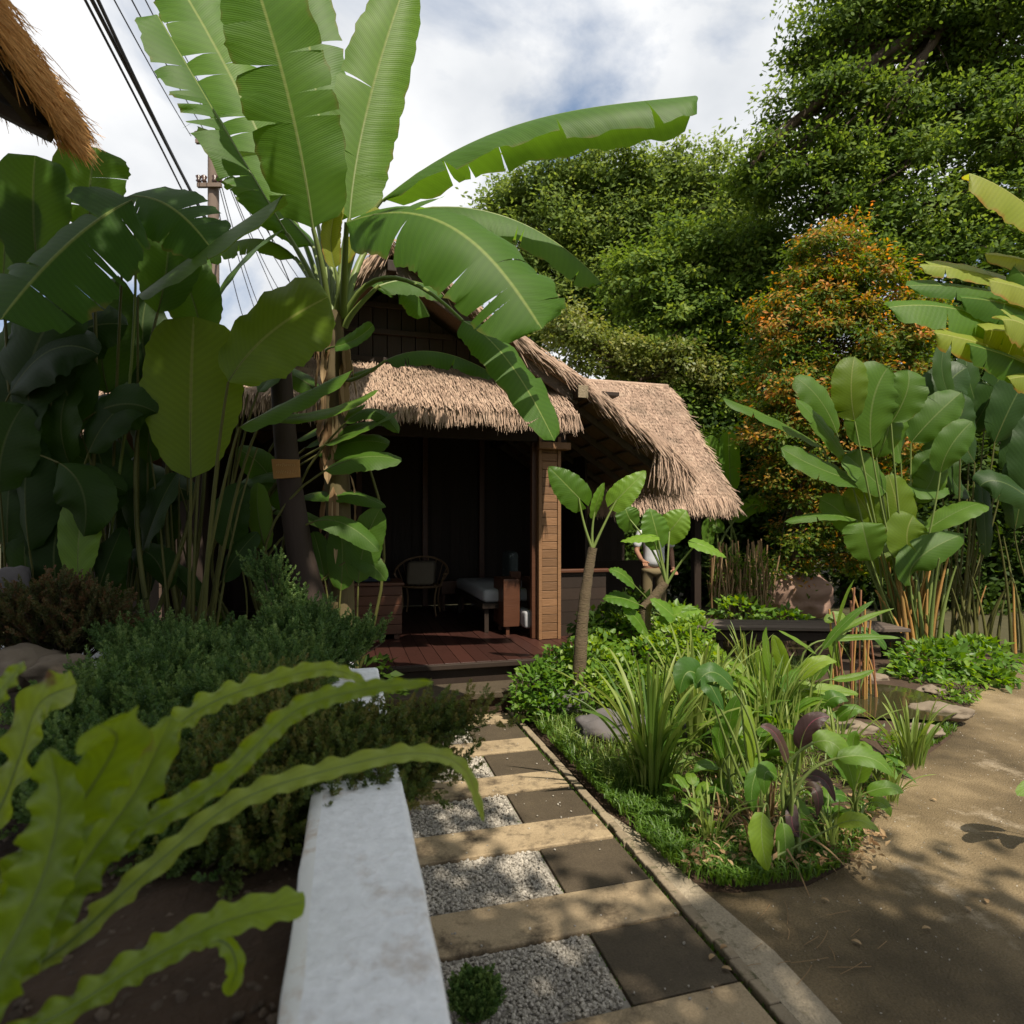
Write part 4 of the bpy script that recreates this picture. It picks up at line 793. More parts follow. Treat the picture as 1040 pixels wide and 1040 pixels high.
# ================================================================ TREES
def tree(name, label, cat, tr, trr, blobs, ncl, lpc, cr, flat, LL, LW, mat, bark='bark', group=None, tipbias=0, twigs=.3, asp=.5, limbs=True, hull=.45, folded=False):
    """tr: trunk points, trr radii, blobs: (centre, radii) ellipsoids; leaves sit in clumps near the blobs' skin"""
    tr = [np.asarray(p, float) for p in tr]
    root = thing(name, label, cat, tr[0], group)
    tb = MB(); tube(tb, np.array(tr), trr, n=10, bump=.05)
    cb_ = MB(); vol = np.array([np.prod(b[1])**(2/3) for b in blobs]); cnt = np.maximum(4, (vol/vol.sum()*ncl).astype(int))
    C = []; BC = []
    trp = np.array(tr)
    for (c, rad), k in zip(blobs, cnt):
        c = np.asarray(c, float); rad = np.asarray(rad, float)
        d = rdir(k, .15); rr = rng.uniform(hull, 1.0, k)**.7*(1+.16*np.sin(d[:, 0]*7+c[0])+.14*np.sin(d[:, 2]*9+c[2]*3))
        cc_ = c+d*rad*rr[:, None]; C.append(cc_)
        if limbs:
            i = np.argmin(np.linalg.norm(trp[len(trp)//2:]-c, axis=1))+len(trp)//2; s = trp[i]
            md = (s+c)/2+rng.normal(0, .12, 3)*np.linalg.norm(c-s); r0 = min(trr[-1]*1.0, .05+.018*np.linalg.norm(c-s))
            pts = bez(s, md, c, 8); tube(tb, pts, np.linspace(r0, r0*.45, 8), n=6, cap=False)
            for j in rng.choice(k, max(2, int(k*twigs)), replace=False):
                u = rng.integers(2, 8); p0 = pts[u]; e = cc_[j]; tube(tb, bez(p0, (p0+e)/2+rng.normal(0, .08, 3)*np.linalg.norm(e-p0), e, 5), np.linspace(r0*.35, r0*.08, 5), n=4, cap=False)
    C = np.concatenate(C); n = len(C); M_ = lpc
    cs = cr*rng.uniform(.6, 1.4, n)
    off = rng.normal(0, .5, (n, M_, 3)); off[..., 2] *= flat
    Pp = C[:, None]+off*cs[:, None, None]
    OUT = np.concatenate([np.tile(np.asarray(b[0], float), (k, 1)) for b, k in zip(blobs, cnt)]); OUT = C-OUT; OUT /= np.linalg.norm(OUT, axis=1)[:, None]+1e-6
    Dd = off*np.array([1, 1, .6])+rng.normal(0, .5, (n, M_, 3))-np.array([0, 0, .25]); Nn = rng.normal(0, .42, (n, M_, 3))+np.array([0, 0, .65])+OUT[:, None]*.8
    rr = np.clip(rng.uniform(.15, .7, n)[:, None]+rng.normal(0, .13, (n, M_))+tipbias*off[..., 2]/max(flat, .1), 0, 1)
    args = (Pp.reshape(-1, 3), Dd.reshape(-1, 3), Nn.reshape(-1, 3), rng.uniform(.7, 1.3, n*M_)*LL, LW, rr.ravel())
    (cards if folded else quads)(cb_, *args)
    tb.build('trunk', MT[bark], root); cb_.build('crown', MT[mat], root)
    return root
def B(x, y, d, rx, ry, rd): return (P(x, y, d), (rx/F*d, rd, ry/F*d))
# big spreading tree, upper right
d = 14
tb_ = [V3(13.5, 16, 0), V3(13.2, 15.5, 4), P(1060, 200, d+.5), P(1010, 90, d+.3), P(960, 20, d)]
blobs = [B(865, 45, d, 62, 34, 1.2), B(930, 60, d+.5, 70, 40, 1.4), B(1010, 40, d, 70, 50, 1.5), B(835, 105, d-.2, 55, 26, 1.1), B(890, 120, d+.4, 65, 26, 1.3), B(960, 120, d, 60, 30, 1.3), B(800, 160, d, 52, 20, .9), B(850, 170, d+.2, 60, 22, 1.1), B(915, 170, d, 50, 24, 1.2), B(1020, 150, d-.5, 55, 30, 1.3),
         B(790, 185, d, 30, 16, .8), B(840, 215, d+.3, 70, 26, 1.2), B(930, 215, d-.3, 70, 28, 1.3), B(1010, 225, d-.5, 60, 34, 1.3), B(880, 0, d, 70, 40, 1.5), B(960, -30, d, 90, 50, 2), B(1040, -20, d, 70, 50, 2), B(860, 262, d, 60, 26, 1.2), B(960, 270, d-.4, 70, 34, 1.3), B(1030, 300, d-.6, 50, 40, 1.2), B(1060, 110, d, 60, 60, 1.5), B(820, 60, d, 20, 16, .6), B(760, 172, d, 20, 9, .6)]
tree('spreading_tree', 'huge dark green tree with layered boughs filling the upper right', 'tree', tb_, [.55, .48, .38, .3, .2], blobs, 1700, 64, .40, .30, .135, .036, 'tB', group=None, twigs=.45)
# feathery pale tree
d = 21
blobs = [B(560, 195, d, 50, 26, 1.8), B(520, 205, d, 26, 14, 1.2), B(610, 185, d, 60, 30, 2), B(665, 195, d, 60, 34, 2), B(715, 200, d, 48, 40, 2), B(560, 245, d, 60, 34, 2), B(630, 245, d, 70, 40, 2.2), B(700, 250, d, 60, 40, 2), B(560, 290, d, 50, 40, 2), B(620, 310, d, 60, 40, 2), B(500, 225, d, 20, 14, 1), B(545, 330, d, 30, 30, 1.5), B(750, 230, d, 35, 30, 1.5)]
tree('feathery_tree', 'light green feathery tree standing far behind the hut roof', 'tree', [P(640, 560, d)*V3(1, 1, 0), P(635, 420, d), P(630, 330, d), P(628, 260, d)], [.4, .32, .25, .15], blobs, 1300, 60, .55, .45, .19, .045, 'tA', twigs=.4)
# darker round trees in the middle
d = 16
blobs = [B(650, 290, d, 40, 34, 1.2), B(700, 270, d, 50, 40, 1.4), B(750, 262, d, 50, 40, 1.4), B(690, 335, d, 55, 40, 1.5), B(750, 330, d, 60, 50, 1.5), B(800, 290, d, 55, 50, 1.5), B(720, 400, d, 60, 50, 1.5), B(770, 400, d, 50, 60, 1.5), B(660, 370, d, 40, 30, 1.2), B(700, 450, d, 50, 50, 1.5)]
tree('round_tree', 'dense mid green tree between the hut roof and the red-tipped tree', 'tree', [P(730, 620, d)*V3(1, 1, 0), P(728, 470, d), P(724, 380, d), P(722, 320, d)], [.28, .22, .18, .12], blobs, 1100, 64, .42, .42, .15, .043, 'tC', twigs=.3)
d = 15
blobs = [B(690, 370, d, 40, 22, .8), B(640, 365, d, 30, 20, .8), B(600, 355, d, 34, 26, .8), B(575, 330, d, 24, 24, .8), B(720, 385, d, 24, 24, .7)]
tree('flowering_tree', 'pale yellow green small tree just above the pavilion ridge', 'tree', [P(660, 600, d)*V3(1, 1, 0), P(655, 470, d), P(650, 385, d)], [.12, .09, .06], blobs, 240, 50, .3, .6, .12, .034, 'tY', twigs=.3)
# red-tipped tree
d = 10.3
blobs = [B(842, 255, d, 34, 28, .5), B(880, 290, d, 44, 32, .6), B(830, 305, d, 44, 34, .6), B(795, 330, d, 34, 34, .55), B(850, 350, d, 60, 40, .8), B(900, 360, d, 44, 50, .7), B(800, 385, d, 42, 40, .7), B(855, 410, d, 60, 44, .8), B(790, 440, d, 32, 36, .6), B(840, 470, d, 50, 40, .7), B(900, 440, d, 50, 50, .7), B(800, 490, d, 34, 26, .5), B(850, 520, d, 44, 26, .5), B(815, 545, d, 30, 20, .4), B(800, 578, d, 26, 14, .3), B(872, 570, d, 24, 12, .3), B(925, 330, d, 30, 40, .5)]
tree('red_tipped_tree', 'tall bushy tree with orange and red young leaf tips', 'tree', [P(806, 625, d)*V3(1, 1, 0), P(808, 560, d), P(818, 450, d), P(840, 360, d), P(845, 300, d)], [.085, .075, .06, .045, .03], blobs, 1000, 60, .21, .55, .09, .021, 'tO', twigs=.5, tipbias=.21, hull=.6, folded=True)
# undergrowth trees behind
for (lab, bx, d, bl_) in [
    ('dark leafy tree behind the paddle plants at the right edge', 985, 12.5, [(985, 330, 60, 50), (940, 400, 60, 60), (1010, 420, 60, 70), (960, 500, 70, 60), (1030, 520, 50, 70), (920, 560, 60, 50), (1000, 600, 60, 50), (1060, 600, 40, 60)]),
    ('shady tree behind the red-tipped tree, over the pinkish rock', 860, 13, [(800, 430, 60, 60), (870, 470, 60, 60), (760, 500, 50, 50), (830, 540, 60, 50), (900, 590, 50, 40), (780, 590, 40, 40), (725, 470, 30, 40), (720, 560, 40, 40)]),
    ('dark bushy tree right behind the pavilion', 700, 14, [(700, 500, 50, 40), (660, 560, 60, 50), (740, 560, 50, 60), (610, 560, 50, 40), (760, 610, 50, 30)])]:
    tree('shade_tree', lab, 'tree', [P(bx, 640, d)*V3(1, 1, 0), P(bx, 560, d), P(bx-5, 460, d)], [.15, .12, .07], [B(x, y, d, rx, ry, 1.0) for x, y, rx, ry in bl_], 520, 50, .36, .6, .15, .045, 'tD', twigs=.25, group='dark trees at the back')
# distant hedge of trees closing the horizon
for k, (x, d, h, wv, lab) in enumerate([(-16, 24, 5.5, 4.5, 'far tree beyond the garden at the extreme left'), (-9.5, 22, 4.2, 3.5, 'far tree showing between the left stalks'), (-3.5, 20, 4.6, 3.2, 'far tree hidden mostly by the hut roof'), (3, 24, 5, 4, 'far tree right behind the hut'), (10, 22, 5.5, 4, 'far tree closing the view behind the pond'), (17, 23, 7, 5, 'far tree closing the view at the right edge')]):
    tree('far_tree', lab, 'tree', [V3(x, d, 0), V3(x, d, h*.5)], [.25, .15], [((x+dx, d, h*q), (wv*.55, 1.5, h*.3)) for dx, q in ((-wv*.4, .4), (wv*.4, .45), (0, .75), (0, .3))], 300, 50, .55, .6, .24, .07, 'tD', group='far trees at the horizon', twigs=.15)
# unseen tree added behind the camera; leaf blobs placed to shade planter and wall
c = V3(.6, -2.5, 5.6)
tree('added_canopy_tree', 'leafy tree added unseen behind the camera to shade the planter', 'tree', [V3(3.2, -4.6, 0), V3(3.0, -4.2, 2.4), V3(1.8, -3, 4.6), V3(.9, -2.2, 5.2)], [.25, .2, .15, .1], [(c+V3(-1.7, .4, 0), (1.7, 1.7, .6)), (c+V3(-.4, .7, .2), (1.45, 1.5, .6)), (c+V3(-.6, -.9, .3), (1.9, 1.5, .6)), (c+V3(-3.4, .8, -.2), (1.7, 1.9, .6)), (c+V3(2.5, .95, .3), (.85, .75, .4)), (c+V3(.75, 1.15, .25), (.6, .6, .3)), (c+V3(.5, .3, .3), (.6, .6, .3)), (c+V3(.25, 2.5, .3), (.55, .5, .3)), (c+V3(-1.8, 3.4, .9), (1.5, 1.2, .4)), (c+V3(-3.8, 3.3, .7), (1.8, 1.3, .5)), (c+V3(-5.6, 2.5, .5), (1.6, 1.5, .5)), (c+V3(-1.2, 2.0, .6), (1.3, .9, .4))], 820, 62, .45, .5, .17, .055, 'tB', twigs=.2)

# ================================================================ BANANA PLANT
d0 = 4.25; cr_ = P(338, 300, d0)
bn = thing('banana_plant', 'tall banana plant with torn upright and drooping leaves before the hut', 'banana plant', P(345, 640, d0)*V3(1, 1, 0))
base = V3(P(350, 640, d0)[0], d0, 0)
mb = MB(); tube(mb, bez3(base, P(348, 560, d0), P(338, 430, d0), P(338, 318, d0), 16), np.linspace(.10, .075, 16), n=12, bump=.06); mb.build('pseudostem', MT['stem_b'], bn)
mb = MB()
for _ in range(46):
    f = rng.uniform(0, .75); y0 = 320+f*300; a = rng.uniform(0, 6.28); rr_ = .09+.02*f; c = P(338+8*f, y0, d0)+V3(math.cos(a)*rr_, math.sin(a)*rr_-.0, 0); L_ = rng.uniform(.15, .45)
    o_ = V3(math.cos(a), math.sin(a), 0); blade(mb, c, c+o_*.04-V3(0, 0, L_*.5), c+o_*rng.uniform(.0, .08)-V3(0, 0, L_), rng.uniform(.012, .045), o_, fold=.5, shape=(.3, .4), nv=6, nu=2, wave=.15, rib=0, r=rng.uniform(0, 1))
mb.build('dry_sheath', MT['dry'], bn)
def BL(*a, **k):
    k.setdefault('pr', .030); k.setdefault('nv', 40); k.setdefault('nu', 5); k.setdefault('shape', (.22, .26)); return hleaf(bn, k.pop('mat', 'banana'), *a, **k)
cb0 = lambda dx=0, dy=0: P(338+dx, 322+dy, d0)
TOW = V3(0, -1, .15)
# upper right long leaf
BL(cb0(8), P(388, 203, 4.2), P(500, 108, 4.1), P(706, 97, 4.2), .27, V3(-.35, -.25, 1), pctrl=P(352, 245, 4.2), fold=-.45, foldL=-.55, c15=P(610, 108, 4.1), tears=(3, 3), wave=.05, wk=5, curl=.25, shape=(.22, .12), pr=.028, r=.45)
# upright centre leaf
BL(cb0(4), P(355, 222, 4.3), P(362, 120, 4.35), P(413, -20, 4.55), .25, V3(.35, -1, .1), pctrl=P(346, 262, 4.3), fold=.15, foldL=.2, tears=(1, 2), r=.75, wave=.04)
# big leaf upper left
BL(cb0(-4), P(318, 232, 4.0), P(300, 90, 3.75), P(240, -75, 3.7), .30, V3(.1, -1, -.15), pctrl=P(330, 275, 4.1), fold=-.1, foldL=.1, tears=(3, 5), r=.6, wave=.05, curl=.1)
BL(cb0(0), P(333, 230, 4.5), P(326, 80, 4.6), P(290, -80, 4.8), .26, V3(.25, -1, 0), pctrl=P(338, 270, 4.4), fold=.1, tears=(2, 3), r=.4, wave=.04)
# left leaf, folded, with tatters
BL(cb0(-8), P(292, 238, 4.2), P(228, 130, 4.1), P(160, 15, 4.1), .24, V3(.75, -.65, .55), pctrl=P(325, 290, 4.2), fold=-.55, foldL=-.15, tears=(3, 9), r=.35, wave=.06, shape=(.3, .2))
BL(cb0(-8), P(300, 225, 4.6), P(240, 70, 4.8), P(160, -50, 4.9), .30, V3(.4, -1, .1), pctrl=P(325, 280, 4.5), fold=.1, tears=(5, 10), r=.55, wave=.06)
# front drooping leaf
BL(cb0(10), P(352, 226, 3.85), P(452, 186, 3.4), P(550, 334, 3.35), .36, V3(.0, -1, .55), pctrl=P(350, 270, 4.0), fold=.05, foldL=-.1, tears=(4, 5), r=.42, wave=.05, c15=P(505, 262, 3.3), shape=(.2, .22), curl=.3)
# behind right leaf
BL(cb0(12), P(412, 214, 4.6), P(500, 195, 4.6), P(612, 288, 4.7), .24, V3(-.2, -.45, 1), pctrl=P(362, 240, 4.5), fold=-.6, foldL=-.35, tears=(3, 3), r=.35, c15=P(570, 240, 4.65))
# hanging leaf in front of the eave
BL(cb0(12), P(470, 326, 3.9), P(515, 345, 3.75), P(563, 448, 3.75), .17, V3(.5, -1, .45), pctrl=P(385, 240, 4.1), fold=.0, tears=(1, 1), r=.40, shape=(.25, .35), wave=.05, pr=.022)
# dark horizontal leaf below gable
BL(cb0(10, 60), P(392, 366, 3.95), P(440, 340, 3.9), P(506, 383, 3.9), .16, V3(.1, -.45, 1), pctrl=P(352, 395, 4.0), fold=-.35, tears=(3, 3), r=.2, pr=.018)
BL(cb0(12, 0), P(374, 290, 4.4), P(410, 262, 4.5), P(436, 322, 4.6), .20, V3(.2, -.6, 1), pctrl=P(350, 300, 4.3), fold=-.3, tears=(3, 3), r=.3, pr=.026)
BL(cb0(12, 10), P(385, 290, 4.2), P(420, 275, 4.3), P(450, 300, 4.4), .14, V3(.2, -.6, 1), pctrl=P(355, 318, 4.2), fold=-.4, r=.3, pr=.026)
# small young leaves at the crown
BL(cb0(2), P(340, 272, 4.15), P(330, 235, 4.1), P(345, 205, 4.1), .07, V3(.3, -1, .1), fold=.5, r=.95, mat='banana_y', pr=.02)
BL(cb0(4), P(352, 268, 4.1), P(362, 235, 4.1), P(385, 212, 4.1), .06, V3(-.3, -1, .3), fold=.4, r=.9, mat='banana_y', pr=.02)
BL(cb0(-4), P(318, 250, 4.35), P(285, 205, 4.4), P(225, 172, 4.4), .17, V3(.2, -.6, 1), pctrl=P(328, 280, 4.3), fold=-.3, tears=(3, 4), r=.5)
BL(cb0(-6), P(300, 262, 4.4), P(262, 222, 4.4), P(208, 262, 4.4), .17, V3(.2, -.6, 1), pctrl=P(322, 290, 4.3), fold=-.3, tears=(2, 4), r=.6)
BL(cb0(0), P(322, 225, 4.7), P(300, 160, 4.9), P(200, 128, 5), .18, V3(.3, -.7, .8), pctrl=P(332, 270, 4.5), fold=-.2, tears=(5, 8), r=.8)
BL(cb0(0, 40), P(340, 352, 4.0), P(362, 348, 3.95), P(379, 330, 3.9), .07, V3(.2, -1, .5), fold=.3, r=.5, pr=.012)
# ================================================================ LEFT: dark trunk with tag
ft = thing('leaning_trunk', 'dark leaning bare trunk with a small wooden tag nailed on', 'trunk', P(325, 640, 4.0)*V3(1, 1, 0))
mb = MB(); tube(mb, [P(331, 700, 4.0)*V3(1, 1, 0), P(322, 630, 4.0), P(305, 560, 4.0), P(294, 490, 4.0), P(288, 425, 4.0), P(284, 350, 4.05), P(282, 300, 4.1)], [.11, .095, .088, .082, .075, .07, .06], n=12, bump=.03); mb.build('trunk', MT['bark_d'], ft)
q = P(290, 476, 3.90)
tg = MB(); sx, sz = .095, .068
out = [(-1, .95), (-.85, -1), (1, -.82), (.96, .88)]
tg.add([q+V3(a*sx, y, b*sz) for y in (0, .012) for a, b in out], [[0, 1, 2, 3], [7, 6, 5, 4], [0, 4, 5, 1], [1, 5, 6, 2], [2, 6, 7, 3], [3, 7, 4, 0]])
to = bevel(tg.build('wooden_tag', MT['tag'], smooth=False), .003); setp(to, 'small ochre wooden tag with faint lettering on the leaning trunk', 'tag')
mb = MB()
for row, zz_ in enumerate((.024, -.022)):
    x = -.06
    while x < .068:
        h = rng.uniform(.012, .022)
        pts_ = [q+V3(x, -.002, zz_-h/2), q+V3(x+rng.uniform(.0, .006), -.003, zz_+h/2), q+V3(x+.008, -.002, zz_+rng.uniform(-.3, .3)*h)]
        tube(mb, pts_, .0013, n=4); x += rng.uniform(.012, .017)
mb.build('lettering', MT['tag_t'], to)
# ================================================================ LEFT: paddle-leaved clumps (leaf by leaf)
pa = thing('paddle_plant', 'paddle-leaved clump with one large upright leaf coloured as backlit left of the banana', 'plant', P(185, 690, 3.95)*V3(1, 1, 0), 'paddle plants in shade on the left')
pb_ = thing('paddle_plant', 'dark paddle-leaved clump at the left edge with one long torn leaf', 'plant', P(60, 690, 3.75)*V3(1, 1, 0), 'paddle plants in shade on the left')
pc2 = thing('paddle_plant', 'paddle-leaved clump with layered horizontal leaves below the banana crown', 'plant', P(330, 690, 4.2)*V3(1, 1, 0), 'paddle plants in shade on the left')
def CL(root, bx, mat, bb, c1, tip, Wd, up, d=3.6, bd=None, **k):
    k.setdefault('pmat', 'petiole_d')
    k.setdefault('shape', (.44, .5)); k.setdefault('pr', .014); k.setdefault('nv', 22)
    dd = lambda q: q if len(q) == 3 else (*q, d)
    base = V3(P(bx, 640, bd or d+.3)[0]+rng.uniform(-.06, .06), (bd or d+.3)+rng.uniform(-.06, .06), .1)
    return hleaf(root, mat, base, P(*dd(bb)), P(*dd(c1)), P(*dd(tip)), Wd, V3(*up), **k)
# vertical leaf and the big oval one, backlit glow in their colour
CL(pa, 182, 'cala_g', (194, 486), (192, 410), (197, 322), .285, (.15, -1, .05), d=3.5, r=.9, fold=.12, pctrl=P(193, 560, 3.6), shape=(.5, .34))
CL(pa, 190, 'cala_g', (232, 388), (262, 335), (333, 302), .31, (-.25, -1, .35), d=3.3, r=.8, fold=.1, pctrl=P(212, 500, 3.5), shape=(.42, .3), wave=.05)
CL(pa, 186, 'cala', (243, 434), (290, 408), (358, 376), .14, (-.1, -.7, 1), d=3.5, r=.5, fold=-.1, pctrl=P(220, 500, 3.6), wave=.06)
CL(pa, 186, 'cala', (268, 424), (330, 428), (384, 396), .10, (-.1, -.6, 1), d=3.6, r=.75, fold=.1, pctrl=P(235, 470, 3.7))
CL(pa, 196, 'cala', (262, 398), (282, 372), (300, 352), .13, (-.3, -.8, .6), d=3.9, r=.25, pctrl=P(230, 480, 3.9))
# torn long leaf at far left + companions
CL(pb_, 60, 'cala', (134, 203), (75, 235), (2, 318), .27, (.15, -.75, 1), d=3.2, r=.72, fold=-.12, tears=(5, 4), shape=(.3, .3), pctrl=P(118, 300, 3.4), mat2=None) if False else hleaf(pb_, 'banana', P(100, 620, 4.0), P(134, 203, 3.2), P(70, 232, 3.1), P(0, 325, 3.0), .34, V3(.15, -1, .45), pr=.011, pctrl=P(150, 330, 3.5), fold=-.1, tears=(5, 5), shape=(.3, .3), nv=30, r=.1, curl=.2, mi=0)
hleaf(pb_, 'banana', P(110, 620, 4.0), P(128, 200, 3.35), P(172, 192, 3.3), P(214, 252, 3.3), .22, V3(-.1, -1, .6), pr=.011, pctrl=P(120, 330, 3.5), fold=-.1, tears=(3, 4), shape=(.3, .3), nv=26, r=.15, pmat='petiole_d')
hleaf(pb_, 'cala', P(80, 620, 3.8), P(92, 235, 3.6), P(88, 185, 3.6), P(98, 150, 3.6), .21, V3(.1, -1, .1), shape=(.4, .25), r=.35, tears=(1, 1), pmat='petiole_d')
hleaf(pb_, 'cala', P(50, 620, 3.8), P(40, 285, 3.5), P(30, 215, 3.5), P(36, 158, 3.5), .20, V3(.25, -1, .1), shape=(.45, .3), r=.25, pmat='petiole_d')
hleaf(pb_, 'cala', P(20, 620, 3.8), P(5, 320, 3.5), P(0, 240, 3.5), P(15, 195, 3.5), .2, V3(.1, -1, .1), shape=(.45, .3), r=.2, pmat='petiole_d')
hleaf(pa, 'cala', P(140, 620, 4.0), P(140, 300, 3.5), P(205, 250, 3.3), P(288, 198, 3.2), .21, V3(-.3, -.75, .9), pr=.010, pctrl=P(140, 380, 3.6), shape=(.4, .3), r=.5, fold=-.15, tears=(1, 0), pmat='petiole_d')
hleaf(pa, 'cala', P(150, 620, 3.7), P(160, 318, 3.7), P(175, 262, 3.7), P(170, 215, 3.7), .20, V3(.2, -1, .2), shape=(.45, .3), r=.3, pmat='petiole_d')
hleaf(pa, 'cala', P(160, 620, 3.8), P(205, 345, 3.8), P(200, 300, 3.8), P(175, 262, 3.8), .18, V3(.2, -1, .2), shape=(.45, .3), r=.35, pmat='petiole_d')
hleaf(pa, 'banana', P(190, 620, 4), P(200, 300, 4.1), P(190, 230, 4.1), P(145, 195, 4.1), .15, V3(.2, -.7, .8), shape=(.3, .3), r=.3, tears=(4, 5), pmat='petiole_d')
hleaf(pa, 'cala', P(180, 620, 3.9), P(212, 318, 3.9), P(240, 260, 3.9), P(290, 232, 3.9), .10, V3(-.3, -.7, .9), shape=(.4, .3), r=.45, pmat='petiole_d')
# dark mass of leaves, left
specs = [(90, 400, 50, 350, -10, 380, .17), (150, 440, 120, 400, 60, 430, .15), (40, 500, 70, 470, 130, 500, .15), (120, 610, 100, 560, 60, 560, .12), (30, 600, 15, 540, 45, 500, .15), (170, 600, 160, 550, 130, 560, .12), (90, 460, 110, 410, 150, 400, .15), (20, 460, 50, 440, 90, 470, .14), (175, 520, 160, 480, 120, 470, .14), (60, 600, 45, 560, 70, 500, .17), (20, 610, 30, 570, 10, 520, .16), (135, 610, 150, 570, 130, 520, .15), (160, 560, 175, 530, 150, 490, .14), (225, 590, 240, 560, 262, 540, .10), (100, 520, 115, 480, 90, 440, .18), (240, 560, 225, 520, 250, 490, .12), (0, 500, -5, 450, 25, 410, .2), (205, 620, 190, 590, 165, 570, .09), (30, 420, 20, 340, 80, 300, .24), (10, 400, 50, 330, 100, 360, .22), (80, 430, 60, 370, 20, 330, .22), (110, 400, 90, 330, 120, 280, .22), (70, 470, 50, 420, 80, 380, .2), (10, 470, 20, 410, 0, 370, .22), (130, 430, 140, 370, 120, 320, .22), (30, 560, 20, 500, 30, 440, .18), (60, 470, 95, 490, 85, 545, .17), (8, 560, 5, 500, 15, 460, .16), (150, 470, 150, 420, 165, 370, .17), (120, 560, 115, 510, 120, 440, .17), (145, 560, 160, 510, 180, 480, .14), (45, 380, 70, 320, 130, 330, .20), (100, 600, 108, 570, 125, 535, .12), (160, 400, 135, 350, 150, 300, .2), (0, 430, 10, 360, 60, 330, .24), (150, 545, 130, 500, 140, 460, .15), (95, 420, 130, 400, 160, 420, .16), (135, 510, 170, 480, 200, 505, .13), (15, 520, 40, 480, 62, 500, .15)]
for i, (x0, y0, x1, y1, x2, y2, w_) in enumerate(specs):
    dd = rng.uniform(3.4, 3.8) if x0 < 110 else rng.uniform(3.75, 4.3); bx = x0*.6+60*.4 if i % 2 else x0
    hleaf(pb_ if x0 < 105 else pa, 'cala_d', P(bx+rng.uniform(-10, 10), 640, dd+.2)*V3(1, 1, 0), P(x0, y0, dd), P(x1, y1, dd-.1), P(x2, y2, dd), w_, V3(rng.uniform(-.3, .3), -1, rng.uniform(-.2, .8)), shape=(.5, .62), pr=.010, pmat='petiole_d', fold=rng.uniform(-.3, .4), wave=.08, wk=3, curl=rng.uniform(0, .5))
hleaf(pb_, 'alo', P(100, 680, 3.55)*V3(1, 1, 0), P(80, 592, 3.48), P(76, 545, 3.48), P(88, 500, 3.48), .12, V3(.15, -1, .1), shape=(.45, .3), pr=.012, r=.9, pmat='petiole_d')  # lighter leaf material here stands in for light from behind
# stalk fans
for root, bx, lo, hi, n, y1 in ((pa, 185, 150, 262, 16, 430), (pb_, 110, 60, 160, 12, 400), (pb_, 45, 0, 90, 8, 400)):
    for _ in range(n):
        x1 = rng.uniform(lo, hi); dd = rng.uniform(3.7, 4.3); mb = MB(); f = rng.uniform(.25, 1)
        b_ = P(bx+(x1-bx)*.25+rng.uniform(-8, 8), 640, dd); b_[2] = .1
        tube(mb, bez(b_, P(bx+(x1-bx)*.5, 560, dd), P(x1, y1+rng.uniform(-40, 60), dd), 9), np.linspace(.012, .005, 9), n=6); mb.build('stalk', MT['petiole_d'], root)
# clump below the banana crown
sp = [((330, 452), (362, 438), (405, 418), .10, (-.1, -.5, 1), .5), ((310, 455), (350, 425), (402, 428), .08, (0, -.6, 1), .35), ((300, 448), (345, 420), (372, 410), .08, (0, -.6, 1), .6), ((330, 478), (370, 455), (408, 468), .12, (0, -.7, .8), .4), ((322, 462), (368, 440), (395, 452), .12, (0, -.8, .6), .3), ((305, 505), (350, 490), (392, 515), .10, (0, -.6, 1), .25), ((255, 520), (290, 505), (340, 540), .07, (0, -.6, 1), .5), ((270, 560), (258, 520), (262, 490), .09, (0, -1, .2), .6), ((350, 430), (382, 400), (405, 440), .08, (0, -.7, .8), .5),
      ((240, 500), (262, 470), (300, 490), .08, (0, -.7, .8), .3), ((318, 530), (350, 520), (385, 560), .10, (0, -.7, .8), .3), ((330, 395), (352, 380), (385, 372), .06, (0, -.7, .8), .6), ((290, 520), (275, 470), (240, 455), .12, (0, -.8, .5), .25), ((325, 400), (300, 375), (262, 372), .10, (0, -.8, .6), .3)]
for bb, c1, tip, w_, up, r_ in sp:
    CL(pc2, 335, 'cala', bb, c1, tip, w_, up, d=rng.uniform(3.9, 4.3), r=r_, fold=rng.uniform(-.2, .15))
pd_ = thing('paddle_plant', 'small paddle-leaved plant in front of the plank chest', 'plant', P(365, 690, 4.1)*V3(1, 1, 0), 'paddle plants in shade on the left')
for bb, c1, tip, w_, r_ in [((364, 592), (366, 550), (386, 517), .125, .4), ((346, 600), (350, 560), (345, 532), .11, .25), ((352, 570), (372, 560), (392, 590), .08, .35), ((330, 590), (325, 560), (318, 540), .08, .2)]:
    CL(pd_, 362, 'cala', bb, c1, tip, w_, (.1, -1, .25), d=4.1, bd=4.1, r=r_, pr=.012)
